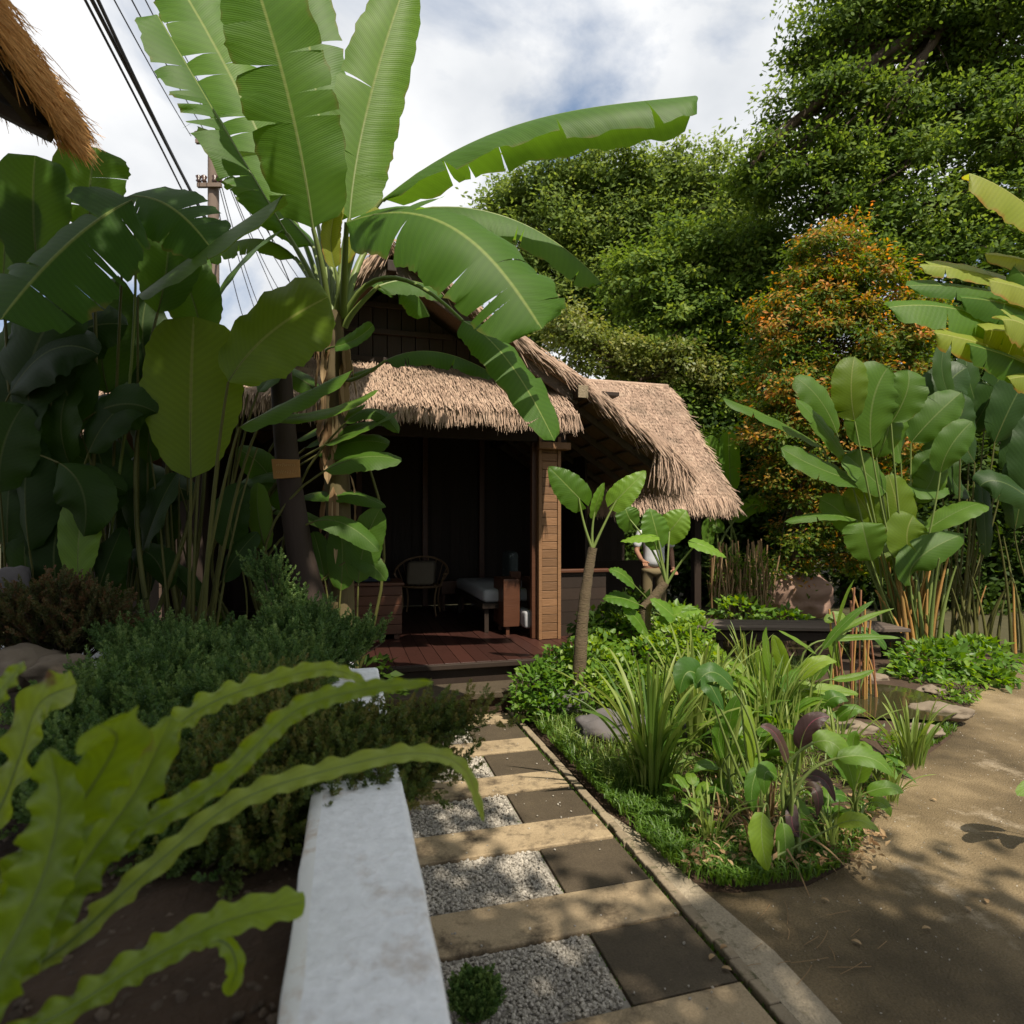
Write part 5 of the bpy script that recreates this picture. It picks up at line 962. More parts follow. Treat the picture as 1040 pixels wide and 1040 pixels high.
# ================================================================ RIGHT paddle clumps
def rclump(label, bx, by, specs, nst, hgt, ofr=.12, mats=('cala',), stalkx=30, d=None, seed=0, grp='tall paddle plants on the right', sr=.020, lm='cala', pm='petiole'):
    b = G(bx, by); d = b[1]; root = thing('paddle_plant', label, 'plant', b, grp)
    for s_ in specs:
        bb, c1, tip, w_, up, r_ = s_[:6]; tip = (bb[0]+(tip[0]-bb[0])*1.3, bb[1]+(tip[1]-bb[1])*1.3); c1 = (bb[0]+(c1[0]-bb[0])*1.15, bb[1]+(c1[1]-bb[1])*1.15); w_ *= .8; dd = d+rng.uniform(-.45, .3); base = b+V3(rng.uniform(-stalkx, stalkx)/F*d, rng.uniform(-.25, .25), 0)
        pcx = P(bb[0]*.6+bx*.4, (bb[1]+by)/2, dd)
        hleaf(root, s_[6] if len(s_) > 6 else ('cala_g' if r_ > .7 else lm), base, P(*bb, dd), P(*c1, dd-.15), P(*tip, dd-.05), w_*1.5, V3(*up), pr=.018, pctrl=pcx, pmat=pm, shape=(.42, .42), r=r_, fold=rng.uniform(-.1, .3), tears=(rng.integers(0, 2), rng.integers(0, 2)), wave=.05)
    for k in range(nst):
        base = b+V3(rng.normal(0, stalkx*.6)/F*d, rng.normal(0, .18), 0); a = (base[0]-b[0])/(stalkx/F*d); h = hgt*rng.uniform(.35, 1)
        mb = MB(); tube(mb, bez(base, base+V3(a*.02, 0, h*.5), base+V3(a*.17+rng.normal(0, .08), rng.normal(0, .12), h), 9), np.linspace(sr*1.2, sr*.35, 9), n=7, r=rng.uniform(0, 1)); mb.build('stalk', MT['stalk_o' if rng.uniform() < ofr else pm], root)
    return root
TW = (.0, -1, .3)
spc = [((836, 455), (805, 432), (757, 416), .17, (-.2, -.6, 1), .3), ((850, 440), (838, 405), (817, 396), .17, (.1, -1, .3), .35), ((868, 428), (862, 398), (868, 377), .18, (-.1, -1, .1), .75), ((885, 455), (880, 410), (898, 392), .30, (.1, -1, .1), .45), ((905, 430), (925, 400), (918, 388), .2, (.1, -1, .3), .4), ((925, 450), (945, 425), (965, 410), .2, (-.1, -1, .3), .3), ((875, 490), (835, 480), (812, 463), .18, (-.1, -.8, .7), .3), ((900, 500), (880, 480), (868, 470), .2, (0, -1, .4), .5), ((930, 490), (945, 470), (958, 455), .17, (0, -.9, .4), .3, 'dryg'), ((892, 540), (880, 515), (870, 505), .17, (0, -1, .1), .8), ((915, 560), (915, 520), (905, 500), .22, (0, -1, .1), .85), ((905, 480), (920, 500), (950, 492), .16, (0, -.6, 1), .45), ((938, 540), (975, 515), (985, 518), .16, (0, -.6, 1), .6), ((920, 535), (940, 545), (952, 555), .10, (0, -.7, .9), .7), ((930, 510), (950, 490), (945, 475), .16, (0, -1, .3), .6), ((870, 528), (840, 518), (813, 530), .08, (0, -.6, 1), .5), ((860, 470), (845, 440), (820, 420), .12, (0, -.8, .6), .5), ((890, 465), (905, 440), (900, 425), .18, (.2, -1, .2), .3), ((955, 480), (960, 455), (980, 440), .16, (0, -1, .3), .35)]
spc = [tuple(s_[:6]) for s_ in spc]
spc += [((x0, y0), (x0+rng.uniform(-15, 15), y0-25), (x0+rng.uniform(-45, 45), y0-rng.uniform(10, 45)), rng.uniform(.15, .25), (rng.uniform(-.3, .3), -1, rng.uniform(0, .9)), rng.uniform(.3, .9)) for x0, y0 in [(905, 585), (930, 575), (885, 570), (945, 560), (870, 545), (925, 595), (915, 470)]]
rclump('big sunlit clump of paddle leaves on orange and green stalks', 925, 668, spc, 66, 1.45, ofr=.5, stalkx=17, sr=.028)
spc = [((950, 455), (945, 400), (975, 392), .27, (-.2, -1, .1), .25), ((985, 440), (1010, 400), (1015, 378), .2, (0, -1, .1), .3), ((1010, 450), (1030, 400), (1045, 385), .25, (0, -1, .1), .25), ((990, 470), (970, 440), (980, 415), .2, (0, -1, .3), .3), ((1020, 480), (1045, 440), (1050, 410), .22, (0, -1, .3), .25), ((995, 475), (1000, 520), (1000, 545), .1, (0, -1, .3), .3), ((1010, 500), (1030, 480), (1060, 490), .17, (0, -.6, 1), .3), ((985, 505), (960, 490), (975, 470), .12, (0, -1, .4), .55), ((1000, 430), (985, 400), (985, 375), .16, (0, -1, .2), .3), ((975, 420), (950, 385), (965, 362), .1, (-.2, -1, .2), .6)]
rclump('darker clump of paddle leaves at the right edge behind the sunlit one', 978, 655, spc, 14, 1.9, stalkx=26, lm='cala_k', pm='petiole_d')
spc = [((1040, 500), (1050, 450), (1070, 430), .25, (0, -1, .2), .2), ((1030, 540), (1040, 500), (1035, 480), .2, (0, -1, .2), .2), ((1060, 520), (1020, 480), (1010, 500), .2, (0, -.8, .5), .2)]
rclump('paddle plant in shade-toned colour cut by the right picture edge', 1050, 662, spc, 12, 1.7, stalkx=34, lm='cala_k', pm='petiole_d')
# banana at the right edge (yellow and green leaves)
b = V3(6.6, 6.6, 0); rb = thing('banana_plant', 'banana plant with yellow leaves at the right edge', 'banana plant', b)
mb = MB(); tube(mb, [b, b+V3(.0, 0, 1.5), P(1090, 330, 6.0)], [.13, .11, .07], n=10); mb.build('pseudostem', MT['petiole'], rb)
for (bb, c1, tip, w_, up, r_, d_) in [((1085, 250), (1035, 190), (984, 176), .26, (.3, -1, .5), .85, 5.0), ((1060, 300), (990, 268), (934, 270), .13, (.1, -1, .6), .75, 5.2), ((1085, 325), (1010, 285), (920, 290), .15, (0, -1, .7), .35, 5.2), ((1060, 350), (980, 300), (903, 312), .24, (.1, -1, .6), .62, 5.0), ((1080, 335), (1040, 305), (976, 302), .19, (0, -1, .5), .5, 5.0), ((1075, 350), (1040, 335), (1000, 335), .22, (0, -1, .4), .85, 4.9), ((1090, 385), (1020, 350), (950, 338), .20, (0, -1, .6), .75, 4.9), ((1080, 312), (1050, 292), (1005, 285), .17, (0, -1, .5), .95, 5.0), ((1080, 395), (1050, 365), (985, 350), .2, (0, -1, .5), .4, 4.8), ((1090, 380), (1050, 320), (1018, 325), .2, (0, -1, .5), .8, 4.7), ((1080, 278), (1050, 262), (1000, 258), .12, (0, -1, .6), .95, 5.2), ((1090, 340), (1060, 300), (1030, 270), .18, (0, -1, .4), .55, 5.2), ((1095, 400), (1060, 375), (1025, 385), .16, (0, -1, .5), .7, 4.8)]:
    hleaf(rb, 'banana_y' if r_ > .68 else 'banana', P(1090, 350, 6.0), P(*bb, d_+.2), P(*c1, d_), P(*tip, d_), w_, V3(*up), pr=.02, pctrl=P(1100, 320, 5.9), shape=(.25, .28), nv=28, fold=rng.uniform(-.45, -.1), tears=(rng.integers(1, 4), rng.integers(1, 4)), r=r_)
# leaf tip of a plant just outside at right, low
b = G(1075, 860); rp = thing('lance_leaf_plant', 'leaf tip reaching in at the right picture edge over the concrete', 'plant', b)
for bb, c1, tip in (((1085, 800), (1055, 785), (1033, 808)), ((1095, 780), (1080, 750), (1060, 770)), ((1090, 820), (1085, 790), (1062, 830))): hleaf(rp, 'ginger', b, P(*bb, 2.9), P(*c1, 2.9), P(*tip, 2.85), .035, V3(0, -.6, 1), pr=.006)
# background banana with upright bright leaves beside the pavilion
b = P(735, 600, 11)*V3(1, 1, 0); q_ = thing('banana_plant', 'distant banana plant with two upright leaves beyond the pavilion corner', 'banana plant', b)
for bb, c1, tip, w_ in (((726, 520), (722, 480), (722, 442), .20), ((742, 500), (740, 465), (740, 438), .22), ((735, 520), (715, 490), (708, 462), .15), ((745, 530), (770, 500), (775, 520), .16), ((735, 540), (715, 520), (720, 555), .15)): hleaf(q_, 'banana', b, P(*bb, 10.8), P(*c1, 10.8), P(*tip, 10.8), w_, V3(.2, -1, .1), pr=.03, r=.7, shape=(.25, .28), fold=.3)
# palm crown just left of the pavilion corner etc: hanging reed stalks
rt = thing('reed_clump', 'clump of pale dry hanging reeds left of the pinkish rock', 'reeds', P(752, 640, 8.6)*V3(1, 1, 0))
mb = MB()
for _ in range(130):
    x = rng.uniform(722, 780); c = P(x, 640, rng.uniform(8.2, 8.9)); c[2] = .0; h = rng.uniform(.7, 1.5)
    tube(mb, bez(c, c+V3(rng.normal(0, .03), 0, h*.5), c+V3(rng.normal(0, .08), rng.normal(0, .05), h), 5), rng.uniform(.007, .014), n=5, r=rng.uniform(0, 1), cap=False)
mb.build('stems', MT['dry'], rt)
mb = MB(); n = 500; C = np.array([P(rng.uniform(722, 785), rng.uniform(560, 630), 8.4) for _ in range(n)]); cards(mb, C, rdir(n), rdir(n, 1.5), .16, .016, rng.uniform(0, 1, n)); mb.build('foliage', MT['tC'], rt)
# ================================================================ ELEPHANT EARS with trunks
def eear(root, base, bb, c1, tip, w_, up, d, r_, pr=.014, pctrl=None):
    return hleaf(root, 'alo', base, P(*bb, d), P(*c1, d-.05), P(*tip, d), w_, V3(*up), pr=pr, pctrl=pctrl, shape=(.26, .72), lobe=.85, nv=24, nu=5, wave=.05, wk=6, r=r_, fold=.12, sweep=.05)
d = 4.95; b = P(588, 662, d); b[2] = 0
ea1 = thing('elephant_ear_plant', 'elephant ear plant with a tall ringed trunk by the hut post', 'plant', b)
mb = MB(); n = 40; pts = bez3(b, P(588, 650, d), P(592, 610, d), P(602, 556, d), n); tube(mb, pts, np.linspace(.064, .037, n)*(1+.04*(np.arange(n) % 3 == 0)), n=12, bump=.07); mb.build('trunk', MT['bark_a'], ea1)
top = P(602, 558, d)
eear(ea1, top, (588, 506), (575, 492), (557, 474), .135, (-.45, -1, .5), d, .2, pctrl=P(592, 535, d))
eear(ea1, top, (604, 520), (606, 508), (614, 490), .075, (.8, -.7, .3), d, .6, pctrl=P(600, 540, d))
eear(ea1, top, (626, 508), (638, 496), (656, 478), .115, (.3, -.9, .7), d, .85, pctrl=P(612, 535, d))
d = 5.7; b = P(655, 640, d); b[2] = .05
ea2 = thing('elephant_ear_plant', 'elephant ear plant on a short leaning trunk before the person', 'plant', b)
mb = MB(); tube(mb, bez(P(655, 618, d), P(666, 605, d), P(676, 592, d), 14), np.linspace(.055, .042, 14), n=10, bump=.08); tube(mb, [b, P(655, 619, d)], [.06, .055], n=10, bump=.08); mb.build('trunk', MT['bark_a'], ea2)
top = P(677, 594, d)
eear(ea2, top, (668, 545), (664, 530), (660, 516), .16, (.4, -1, .1), d, .25, pctrl=P(672, 565, d))
eear(ea2, top, (680, 540), (690, 528), (697, 518), .15, (.1, -1, .3), d+.1, .9, pctrl=P(678, 565, d))
eear(ea2, top, (662, 545), (648, 546), (630, 550), .09, (0, -.45, 1), d-.1, .95, pctrl=P(672, 570, d))
eear(ea2, top, (708, 552), (722, 556), (738, 566), .10, (-.1, -.6, 1), d-.1, .75, pctrl=P(690, 570, d))
eear(ea2, top, (640, 528), (636, 520), (634, 512), .14, (.2, -1, .2), d+.3, .15, pctrl=P(668, 560, d))
# low elephant ears near the boardwalk
b = G(672, 664); e3 = thing('elephant_ear_plant', 'low elephant ear with broad pale leaves at the deck end', 'plant', b)
for bb, tip, w_, r_ in (((678, 628), (712, 620), .12, .8), ((690, 632), (660, 608), .12, .45), ((640, 590), (618, 578), .1, .2), ((655, 640), (632, 615), .1, .4), ((702, 636), (700, 614), .1, .6), ((640, 610), (612, 608), .12, .2)):
    eear(e3, b, bb, ((bb[0]+tip[0])/2, (bb[1]+tip[1])/2-5), tip, w_, (0, -.6, 1), 5.6, r_, pr=.01)
# ================================================================ JUNIPERS in the planter
def needles_proto(L, nn, nl, wd, taper=.6):
    C = []; D = []
    for i in range(nn):
        f = i/nn; a = i*2.4; o = V3(math.cos(a), math.sin(a), 0); C.append(V3(0, 0, L*f)); D.append(o*(1-.45*f)+V3(0, 0, .55+f*.6))
    return np.array(C), np.array(D)
def tufts(mb, Pp, Dd, L, nn, nl, wd, r):
    c0, d0_ = needles_proto(1, nn, nl, wd); n = len(Pp)
    Dd = Dd/(np.linalg.norm(Dd, axis=1)[:, None]+1e-9); ref = np.tile([0.3, .9, .1], (n, 1)); X = np.cross(Dd, ref); X /= np.linalg.norm(X, axis=1)[:, None]; Y = np.cross(Dd, X)
    Rm = np.stack([X, Y, Dd], 1)  # rows
    Ls = L*rng.uniform(.6, 1.3, n)
    C = Pp[:, None]+np.einsum('ij,njk->nik', c0, Rm)*Ls[:, None, None]
    D = np.einsum('ij,njk->nik', d0_, Rm)+rng.normal(0, .12, (n, nn, 3))
    Nn = rdir(n*nn)
    fr = np.linspace(1.1, .6, nn)[None]*np.ones((n, 1))
    quads(mb, C.reshape(-1, 3), D.reshape(-1, 3), Nn, (fr*nl*rng.uniform(.8, 1.2, (n, 1))).ravel(), wd, np.clip(np.repeat(r, nn)+rng.normal(0, .08, n*nn)+np.tile(np.linspace(-.05, .3, nn), n), 0, 1))
def juniper(label, roots, tips, mat, ntuft, nbr, L=.046, nl=.019, wd=.0038, grp='junipers in the planter', spread=.25, sub=7, lift=.06, name='juniper', nn=18):
    """roots: list of stem bases, tips: list of (centre, radii) mounds the sprays fill"""
    r0 = thing(name, label, 'juniper', V3(*roots[0]), grp)
    tb = MB(); cbm = MB(); PPs = []; DDs = []; RRs = []
    w8 = np.array([np.prod(t[1])**(2/3) for t in tips]); w8 /= w8.sum()
    for k in range(nbr):
        c, rad = tips[rng.choice(len(tips), p=w8)]; dv = rdir(1, .6)[0]; dv[2] = abs(dv[2])*.9-.15; e = np.asarray(c)+dv*np.asarray(rad)*rng.uniform(.45, 1.0)**.5
        s = np.asarray(roots[np.argmin([np.linalg.norm(np.asarray(q)-e) for q in roots])]); md = (s*.45+e*.55)+V3(0, 0, .25*abs(e[2]-s[2])-.03)
        pts = bez(s, md, e, 10); tube(tb, pts[3:], np.linspace(.005, .0015, 7), n=4, cap=False)
        T = unit(pts[-1]-pts[-4]+V3(0, 0, lift)); m = ntuft
        for j in range(sub):
            f = rng.uniform(.5, 1.0) if j else 1.0; p0 = pts[min(9, int(f*9))]
            sd = unit(T*.8+rdir(1, .35)[0]*.75); ln = rng.uniform(.05, .15)*spread*4*(1.2-f*.4); q = p0[None]+sd[None]*np.linspace(.15, 1, m)[:, None]*ln+V3(0, 0, 1)*(np.linspace(0, 1, m)[:, None]**2)*ln*.25
            side = rdir(m, .2)*.55; side[-1] *= 0
            PPs.append(q); DDs.append(np.tile(sd, (m, 1))+side+V3(0, 0, .25)); RRs.append(np.full(m, rng.uniform(.1, .75)))
    tufts(cbm, np.concatenate(PPs), np.concatenate(DDs), L, nn, nl, wd, np.concatenate(RRs))
    tb.build('branches', MT['bark'], r0); cbm.build('foliage', MT[mat], r0); return r0
J = lambda x, y, d, rx, ry, rd: (P(x, y, d), (rx/F*d, rd, ry/F*d))
juniper('dark green juniper spreading in the middle of the planter', [P(160, 760, 2.6)*V3(1, 1, 0)+V3(0, 0, .78)], [J(120, 715, 2.5, 70, 26, .4), J(180, 700, 2.8, 80, 34, .45), J(230, 665, 3.1, 60, 24, .3), J(150, 655, 3.2, 50, 20, .3), J(90, 745, 2.2, 60, 22, .3), J(190, 745, 2.2, 60, 30, .3)], 'jun', 6, 330)
juniper('bluish green juniper with upright sprays beside the white wall end', [P(300, 740, 2.8)*V3(1, 1, 0)+V3(0, 0, .78)], [J(280, 690, 2.8, 60, 30, .35), J(330, 655, 3.2, 34, 18, .25), J(300, 640, 3.2, 36, 22, .25), J(240, 720, 2.4, 50, 30, .3), J(375, 655, 3.3, 18, 10, .12)], 'jun', 6, 280)
juniper('olive green juniper hanging over the top of the white wall', [P(300, 830, 1.9)*V3(1, 1, 0)+V3(0, 0, .80)], [J(330, 775, 1.85, 60, 34, .2), J(400, 775, 2.0, 40, 24, .2), J(290, 800, 1.75, 50, 36, .25), J(420, 790, 1.9, 44, 20, .15), J(360, 808, 1.72, 50, 16, .14), J(255, 855, 1.55, 46, 26, .22), J(300, 835, 1.62, 34, 20, .15), J(200, 870, 1.6, 40, 20, .2), J(395, 812, 1.78, 40, 10, .1), J(450, 745, 2.0, 26, 8, .1), J(480, 738, 2.05, 26, 5, .06), J(235, 790, 1.8, 46, 40, .25), J(285, 722, 2.2, 40, 26, .25), J(270, 750, 2.0, 50, 30, .25)], 'jun_y', 6, 640, L=.032, nl=.015, wd=.0032)
juniper('dark juniper low behind the ruffled fern fronds', [P(160, 860, 1.75)*V3(1, 1, 0)+V3(0, 0, .78)], [J(150, 800, 1.8, 80, 30, .3), J(60, 790, 1.9, 50, 30, .3), J(230, 845, 1.6, 60, 24, .2)], 'jun', 6, 200, L=.028, nl=.013)
juniper('bronze tinted feathery conifer at the left below the dark stems', [P(60, 680, 3.2)*V3(1, 1, 0)+V3(0, 0, .78)], [J(60, 625, 3.15, 45, 40, .3), J(20, 640, 3.1, 25, 30, .25), J(100, 640, 3.2, 30, 30, .3)], 'jun_b', 7, 150, L=.035, nl=.016)
juniper('tiny feathery green tuft on the gravel at the bottom of the path', [G(482, 1045)+V3(0, 0, 0)], [(G(482, 1030)+V3(0, 0, .05), (.07, .06, .05))], 'jun', 6, 60, L=.02, nl=.012, spread=.10)
# thin upright sprig
juniper('single upright juniper sprig before the leaning trunk', [P(292, 660, 3.3)*V3(1, 1, 0)+V3(0, 0, .78)], [J(270, 585, 3.3, 18, 18, .08), J(290, 620, 3.3, 16, 16, .08)], 'jun', 5, 26, L=.03, nl=.014)
# ================================================================ RUFFLED FERN (foreground, lower left)
fb = P(-40, 1050, .86); ff = thing('ruffled_fern', 'bright green fern with ruffled strap fronds in the lower left corner', 'fern', fb*V3(1, 1, 1))
def frond(pts_, w_, up, wk=12, wave=.35, r=None, mat='fern', shape=(.35, .45), name='frond', curl=.1, fold=.25, wshape=None, n=150):
    w_ = w_*.63; wave = wave*2.5; wk = wk*1.25
    mb = MB(); pts = np.array([P(*q) for q in pts_]); m = len(pts)
    # Catmull-Rom through the points
    Q_ = np.concatenate([[2*pts[0]-pts[1]], pts, [2*pts[-1]-pts[-2]]]); tt = np.linspace(0, m-1.0001, n); i = tt.astype(int); f = (tt-i)[:, None]
    a, b_, c, d_ = Q_[i], Q_[i+1], Q_[i+2], Q_[i+3]
    C = .5*((2*b_)+(-a+c)*f+(2*a-5*b_+4*c-d_)*f*f+(-a+3*b_-3*c+d_)*f**3)
    T = np.gradient(C, axis=0); T /= np.linalg.norm(T, axis=1)[:, None]; S = np.cross(T, unit(up)); S /= np.linalg.norm(S, axis=1)[:, None]; Nn = np.cross(S, T)
    v = np.linspace(0, 1, n); r = rng.uniform(.3, .7) if r is None else r
    for sg in (1, -1):
        ph = rng.uniform(0, 6.28); nu = 6; ss = np.linspace(0, 1, nu+1); W_ = w_*prof(np.clip(v, .02, 1), *shape)*(1+.13*np.sin(v*wk*6.28+ph+1)+.07*np.sin(v*wk*9.1+ph*2))
        warp = v*wk*6.283+ph+.9*np.sin(v*9+ph)
        pos = C[:, None]+S[:, None]*(sg*W_[:, None]*ss*np.cos(fold))[..., None]+Nn[:, None]*(W_[:, None]*ss*math.sin(fold)+wave*w_*(ss**2.2)[None]*np.sin(warp)[:, None]*np.clip(1.15-v, .3, 1)[:, None])[..., None]
        i_ = np.arange(n-1)[:, None]*(nu+1); j = np.arange(nu)[None]; Fq = np.stack([i_+j, i_+j+1, i_+nu+2+j, i_+nu+1+j], -1).reshape(-1, 4)
        if sg < 0: Fq = Fq[:, ::-1]
        uv = np.stack([np.broadcast_to(.5+sg*.5*ss, (n, nu+1)), np.broadcast_to(v[:, None], (n, nu+1))], -1).reshape(-1, 2)
        mb.add(pos.reshape(-1, 3), Fq, uv=uv, r=r)
    tube(mb, C[:int(n*.9)]-Nn[:int(n*.9)]*.001, np.linspace(.0035, .001, int(n*.9)), n=5, mi=1, cap=False)
    return mb.build(name, [MT[mat], MT['petiole']], ff)
frond([(-40, 1020, .85), (60, 965, .88), (150, 885, .92), (240, 815, 1.0), (330, 783, 1.08), (420, 765, 1.16), (470, 780, 1.2), (492, 835, 1.22)], .030, (.2, -.9, .6), wk=15, mat='fern_s', r=.7, wave=.28)
frond([(-40, 1060, .8), (40, 930, .86), (130, 850, .92), (220, 795, .98), (300, 722, 1.02), (370, 700, 1.06), (440, 693, 1.08)], .033, (.2, -1, .4), wk=14, r=.5, wave=.3)
frond([(-30, 960, .9), (60, 850, .95), (140, 775, 1.0), (200, 722, 1.06), (265, 695, 1.12), (330, 680, 1.16), (372, 692, 1.18)], .034, (.1, -.9, .6), wk=13, r=.75, wave=.3)
frond([(-60, 1040, .8), (20, 920, .84), (80, 820, .86), (118, 755, .84), (102, 735, .80)], .062, (.5, -1, .2), wk=6, r=.25, wave=.16, shape=(.4, .12), fold=.1)
frond([(-50, 1060, .8), (30, 960, .84), (90, 870, .88), (140, 800, .92), (175, 728, .95)], .055, (.7, -1, .2), wk=7, r=.3, wave=.2, shape=(.4, .3))
frond([(-60, 900, .95), (-5, 830, .98), (20, 770, 1.0), (40, 715, 1.02), (78, 695, 1.02)], .055, (-.1, -1, .3), wk=5, r=.95, wave=.18, shape=(.5, .12))
frond([(-70, 850, .9), (-30, 760, .92), (-5, 710, .95), (25, 672, .97)], .035, (0, -1, .3), wk=6, r=.7, wave=.3)
frond([(-60, 1090, .75), (60, 1030, .82), (150, 975, .88), (230, 935, .92), (310, 916, .95)], .040, (.1, -.8, .7), wk=8, r=.6, wave=.22, shape=(.35, .12))
frond([(205, 948, .91), (232, 960, .92), (240, 985, .92), (230, 1012, .92)], .022, (.2, -1, .4), wk=3, r=.6, wave=.15, shape=(.3, .3), name='frond_fork', n=30)
frond([(-60, 1000, .9), (10, 900, .95), (60, 840, 1.0), (120, 800, 1.05), (180, 760, 1.1)], .05, (.1, -1, .3), wk=8, r=.35, wave=.25)
frond([(-60, 1100, .7), (-10, 1000, .74), (40, 900, .78), (60, 820, .80), (50, 760, .80)], .06, (.4, -1, .1), wk=6, r=.3, wave=.2)
# ================================================================ GARDEN BED PLANTS
def swords(name, label, b, n, h, w_, lean, mat='sword', cat='plant', grp=None, rr=(0, 1), base_r=.08, droop=.3, parts=True):
    root = thing(name, label, cat, b, grp)
    for k in range(n):
        a = rng.uniform(0, 6.283); o = V3(math.cos(a), math.sin(a), 0); l = rng.uniform(.05, 1)*lean; H = h*rng.uniform(.55, 1.1)
        s = b+o*base_r*rng.uniform(0, 1); e = s+o*H*l+V3(0, 0, H*(1-l*l*droop)); c = s+o*H*l*.25+V3(0, 0, H*.7)
        up = unit(-o*1.0+V3(0, 0, .4)+rng.normal(0, .3, 3)); mb = MB()
        blade(mb, s, c, e, w_*rng.uniform(.7, 1.2), up, fold=.35, shape=(.22, .5), nv=12, nu=2, wave=.0, curl=0, rib=0, r=rng.uniform(*rr)); mb.build('leaf', MT[mat], root)
    return root
g1 = 'sword-leaved clumps in the garden bed'
swords('sword_leaf_plant', 'dense tall sword-leaved clump rising beside the long boulder', G(662, 800, .08), 70, .78, .016, .75, grp=g1, base_r=.10)
swords('sword_leaf_plant', 'paler sword-leaved clump behind the tall dense one', G(705, 760, .1), 46, .80, .016, .55, grp=g1, rr=(.5, 1))
swords('sword_leaf_plant', 'low arching sword leaves reaching over the kerb', G(672, 806, .06), 16, .42, .016, 1.2, grp=g1, base_r=.10, droop=.8)
swords('sword_leaf_plant', 'grassy clump beside the right side stones of the pond', G(925, 778, .08), 42, .42, .011, .7, grp=g1, rr=(.4, .9))
swords('sword_leaf_plant', 'slender sword leaves in front of the low elephant ears', G(640, 668, .08), 40, .62, .014, .6, grp=g1, rr=(0, .5))
swords('sword_leaf_plant', 'short sword leaves at the deck end beside the ringed trunk', G(655, 690, .08), 40, .5, .012, .8, grp=g1, rr=(.2, .8))
swords('sword_leaf_plant', 'thin pale reeds standing behind the purple-leaved plant', G(770, 765, .1), 50, .62, .010, .35, grp=g1, rr=(.5, 1), base_r=.22)
swords('sword_leaf_plant', 'weedy green blades left of the small pond', G(800, 745, .1), 50, .5, .010, .6, grp=g1, rr=(.3, .9), base_r=.22)
swords('sword_leaf_plant', 'dry straw blades fallen in the middle of the bed', G(770, 850, .06), 44, .26, .006, 1.3, mat='dry', grp=g1, base_r=.22, droop=.9)
swords('sword_leaf_plant', 'blades standing among the ground cover behind the boulder', G(730, 740, .1), 40, .62, .014, .5, grp=g1, rr=(.5, 1), base_r=.15)
for (x, y, n_, h, w_, ln, lab, lo_) in [(738, 800, 26, .50, .012, .7, 'loose tuft of blades right of the tall dense sword clump', .2), (805, 785, 22, .48, .011, .6, 'narrow blades growing up through the purple-leaved plant', .3), (852, 775, 24, .42, .010, .7, 'fresh tuft of blades before the front stones of the pond', .4), (782, 760, 34, .72, .013, .5, 'tall strappy leaves in the centre of the bed', .2), (692, 705, 26, .62, .014, .6, 'strappy leaves rising behind the grey corner boulder', .3), (722, 850, 18, .26, .007, .9, 'small arching tuft near the kerb at the bed front', .5), (845, 862, 16, .22, .006, .9, 'small tuft at the bright tip of the bed', .6), (905, 815, 18, .26, .007, .9, 'small tuft leaning out over the concrete edge', .5), (760, 700, 30, .6, .012, .5, 'reedy blades before the boardwalk', .4)]:
    swords('sword_leaf_plant', lab, G(x, y, .08), n_, h, w_, ln, grp=g1, rr=(lo_, 1), base_r=.07)
# lance leaf plants placed leaf by leaf
def LP(name, label, bpx, leaves, grp=None, pr=.009, stems=0, smat='petiole', hue=None):
    b = G(*bpx, .08); root = thing(name, label, 'plant', b, grp); d = b[1]
    for L_ in leaves:
        bb, c1, tip, w_, up, r_ = L_[:6]; mat = L_[6] if len(L_) > 6 else 'ginger'; dd = d+rng.uniform(-.12, .12)
        hleaf(root, mat, b+rng.normal(0, .02, 3)*V3(1, 1, 0), P(*bb, dd), P(*c1, dd-.05), P(*tip, dd-.05), w_*1.05, V3(*up), pr=pr, shape=(.42, .75), r=r_, fold=rng.uniform(0, .35), wave=.06, wk=3)
    return root
g2 = 'lance-leaved plants in the garden bed'
U1 = (0, -.7, .9)
LP('purple_leaf_plant', 'plant with dark purple stems and mixed green and purple leaves', (802, 862), [((812, 762), (818, 725), (843, 728), .045, (-.3, -.8, .5), .3, 'cord'), ((800, 775), (790, 735), (772, 738), .03, (.2, -.8, .6), .6, 'cord'), ((815, 790), (840, 780), (848, 815), .032, (0, -.8, .7), .5, 'cord'), ((825, 755), (858, 740), (868, 805), .06, (0, -.8, .7), .6), ((800, 808), (812, 830), (836, 872), .06, (0, -1, .4), .55), ((790, 790), (772, 770), (777, 808), .045, (0, -.8, .7), .5), ((850, 770), (890, 760), (908, 790), .05, U1, .55), ((806, 815), (800, 840), (812, 850), .03, (0, -1, .4), .2, 'cord'), ((818, 800), (835, 795), (830, 830), .03, (0, -1, .4), .6, 'cord')], g2, .012)
LP('drooping_leaf_plant', 'plant with a yellowed hanging leaf and curled green leaves', (772, 835), [((758, 715), (765, 745), (764, 787), .035, (.4, -1, .2), .95), ((712, 690), (695, 668), (690, 705), .075, (.3, -.9, .6), .05), ((722, 705), (715, 680), (735, 722), .06, (.4, -.9, .4), .0), ((745, 700), (720, 665), (706, 700), .06, (0, -.7, .8), .1), ((770, 780), (760, 800), (765, 825), .04, (0, -1, .3), .3)], g2, .010)
LP('torn_leaf_plant', 'large yellow green torn leaf hanging low at the bed tip', (785, 872), [((775, 825), (770, 850), (780, 885), .06, (.2, -1, .2), .8), ((795, 835), (800, 860), (796, 880), .04, (-.2, -1, .3), .6), ((765, 842), (775, 860), (768, 880), .035, (.3, -1, .3), .5), ((850, 838), (875, 825), (893, 845), .045, (0, -.4, 1), .95)], g2, .007)
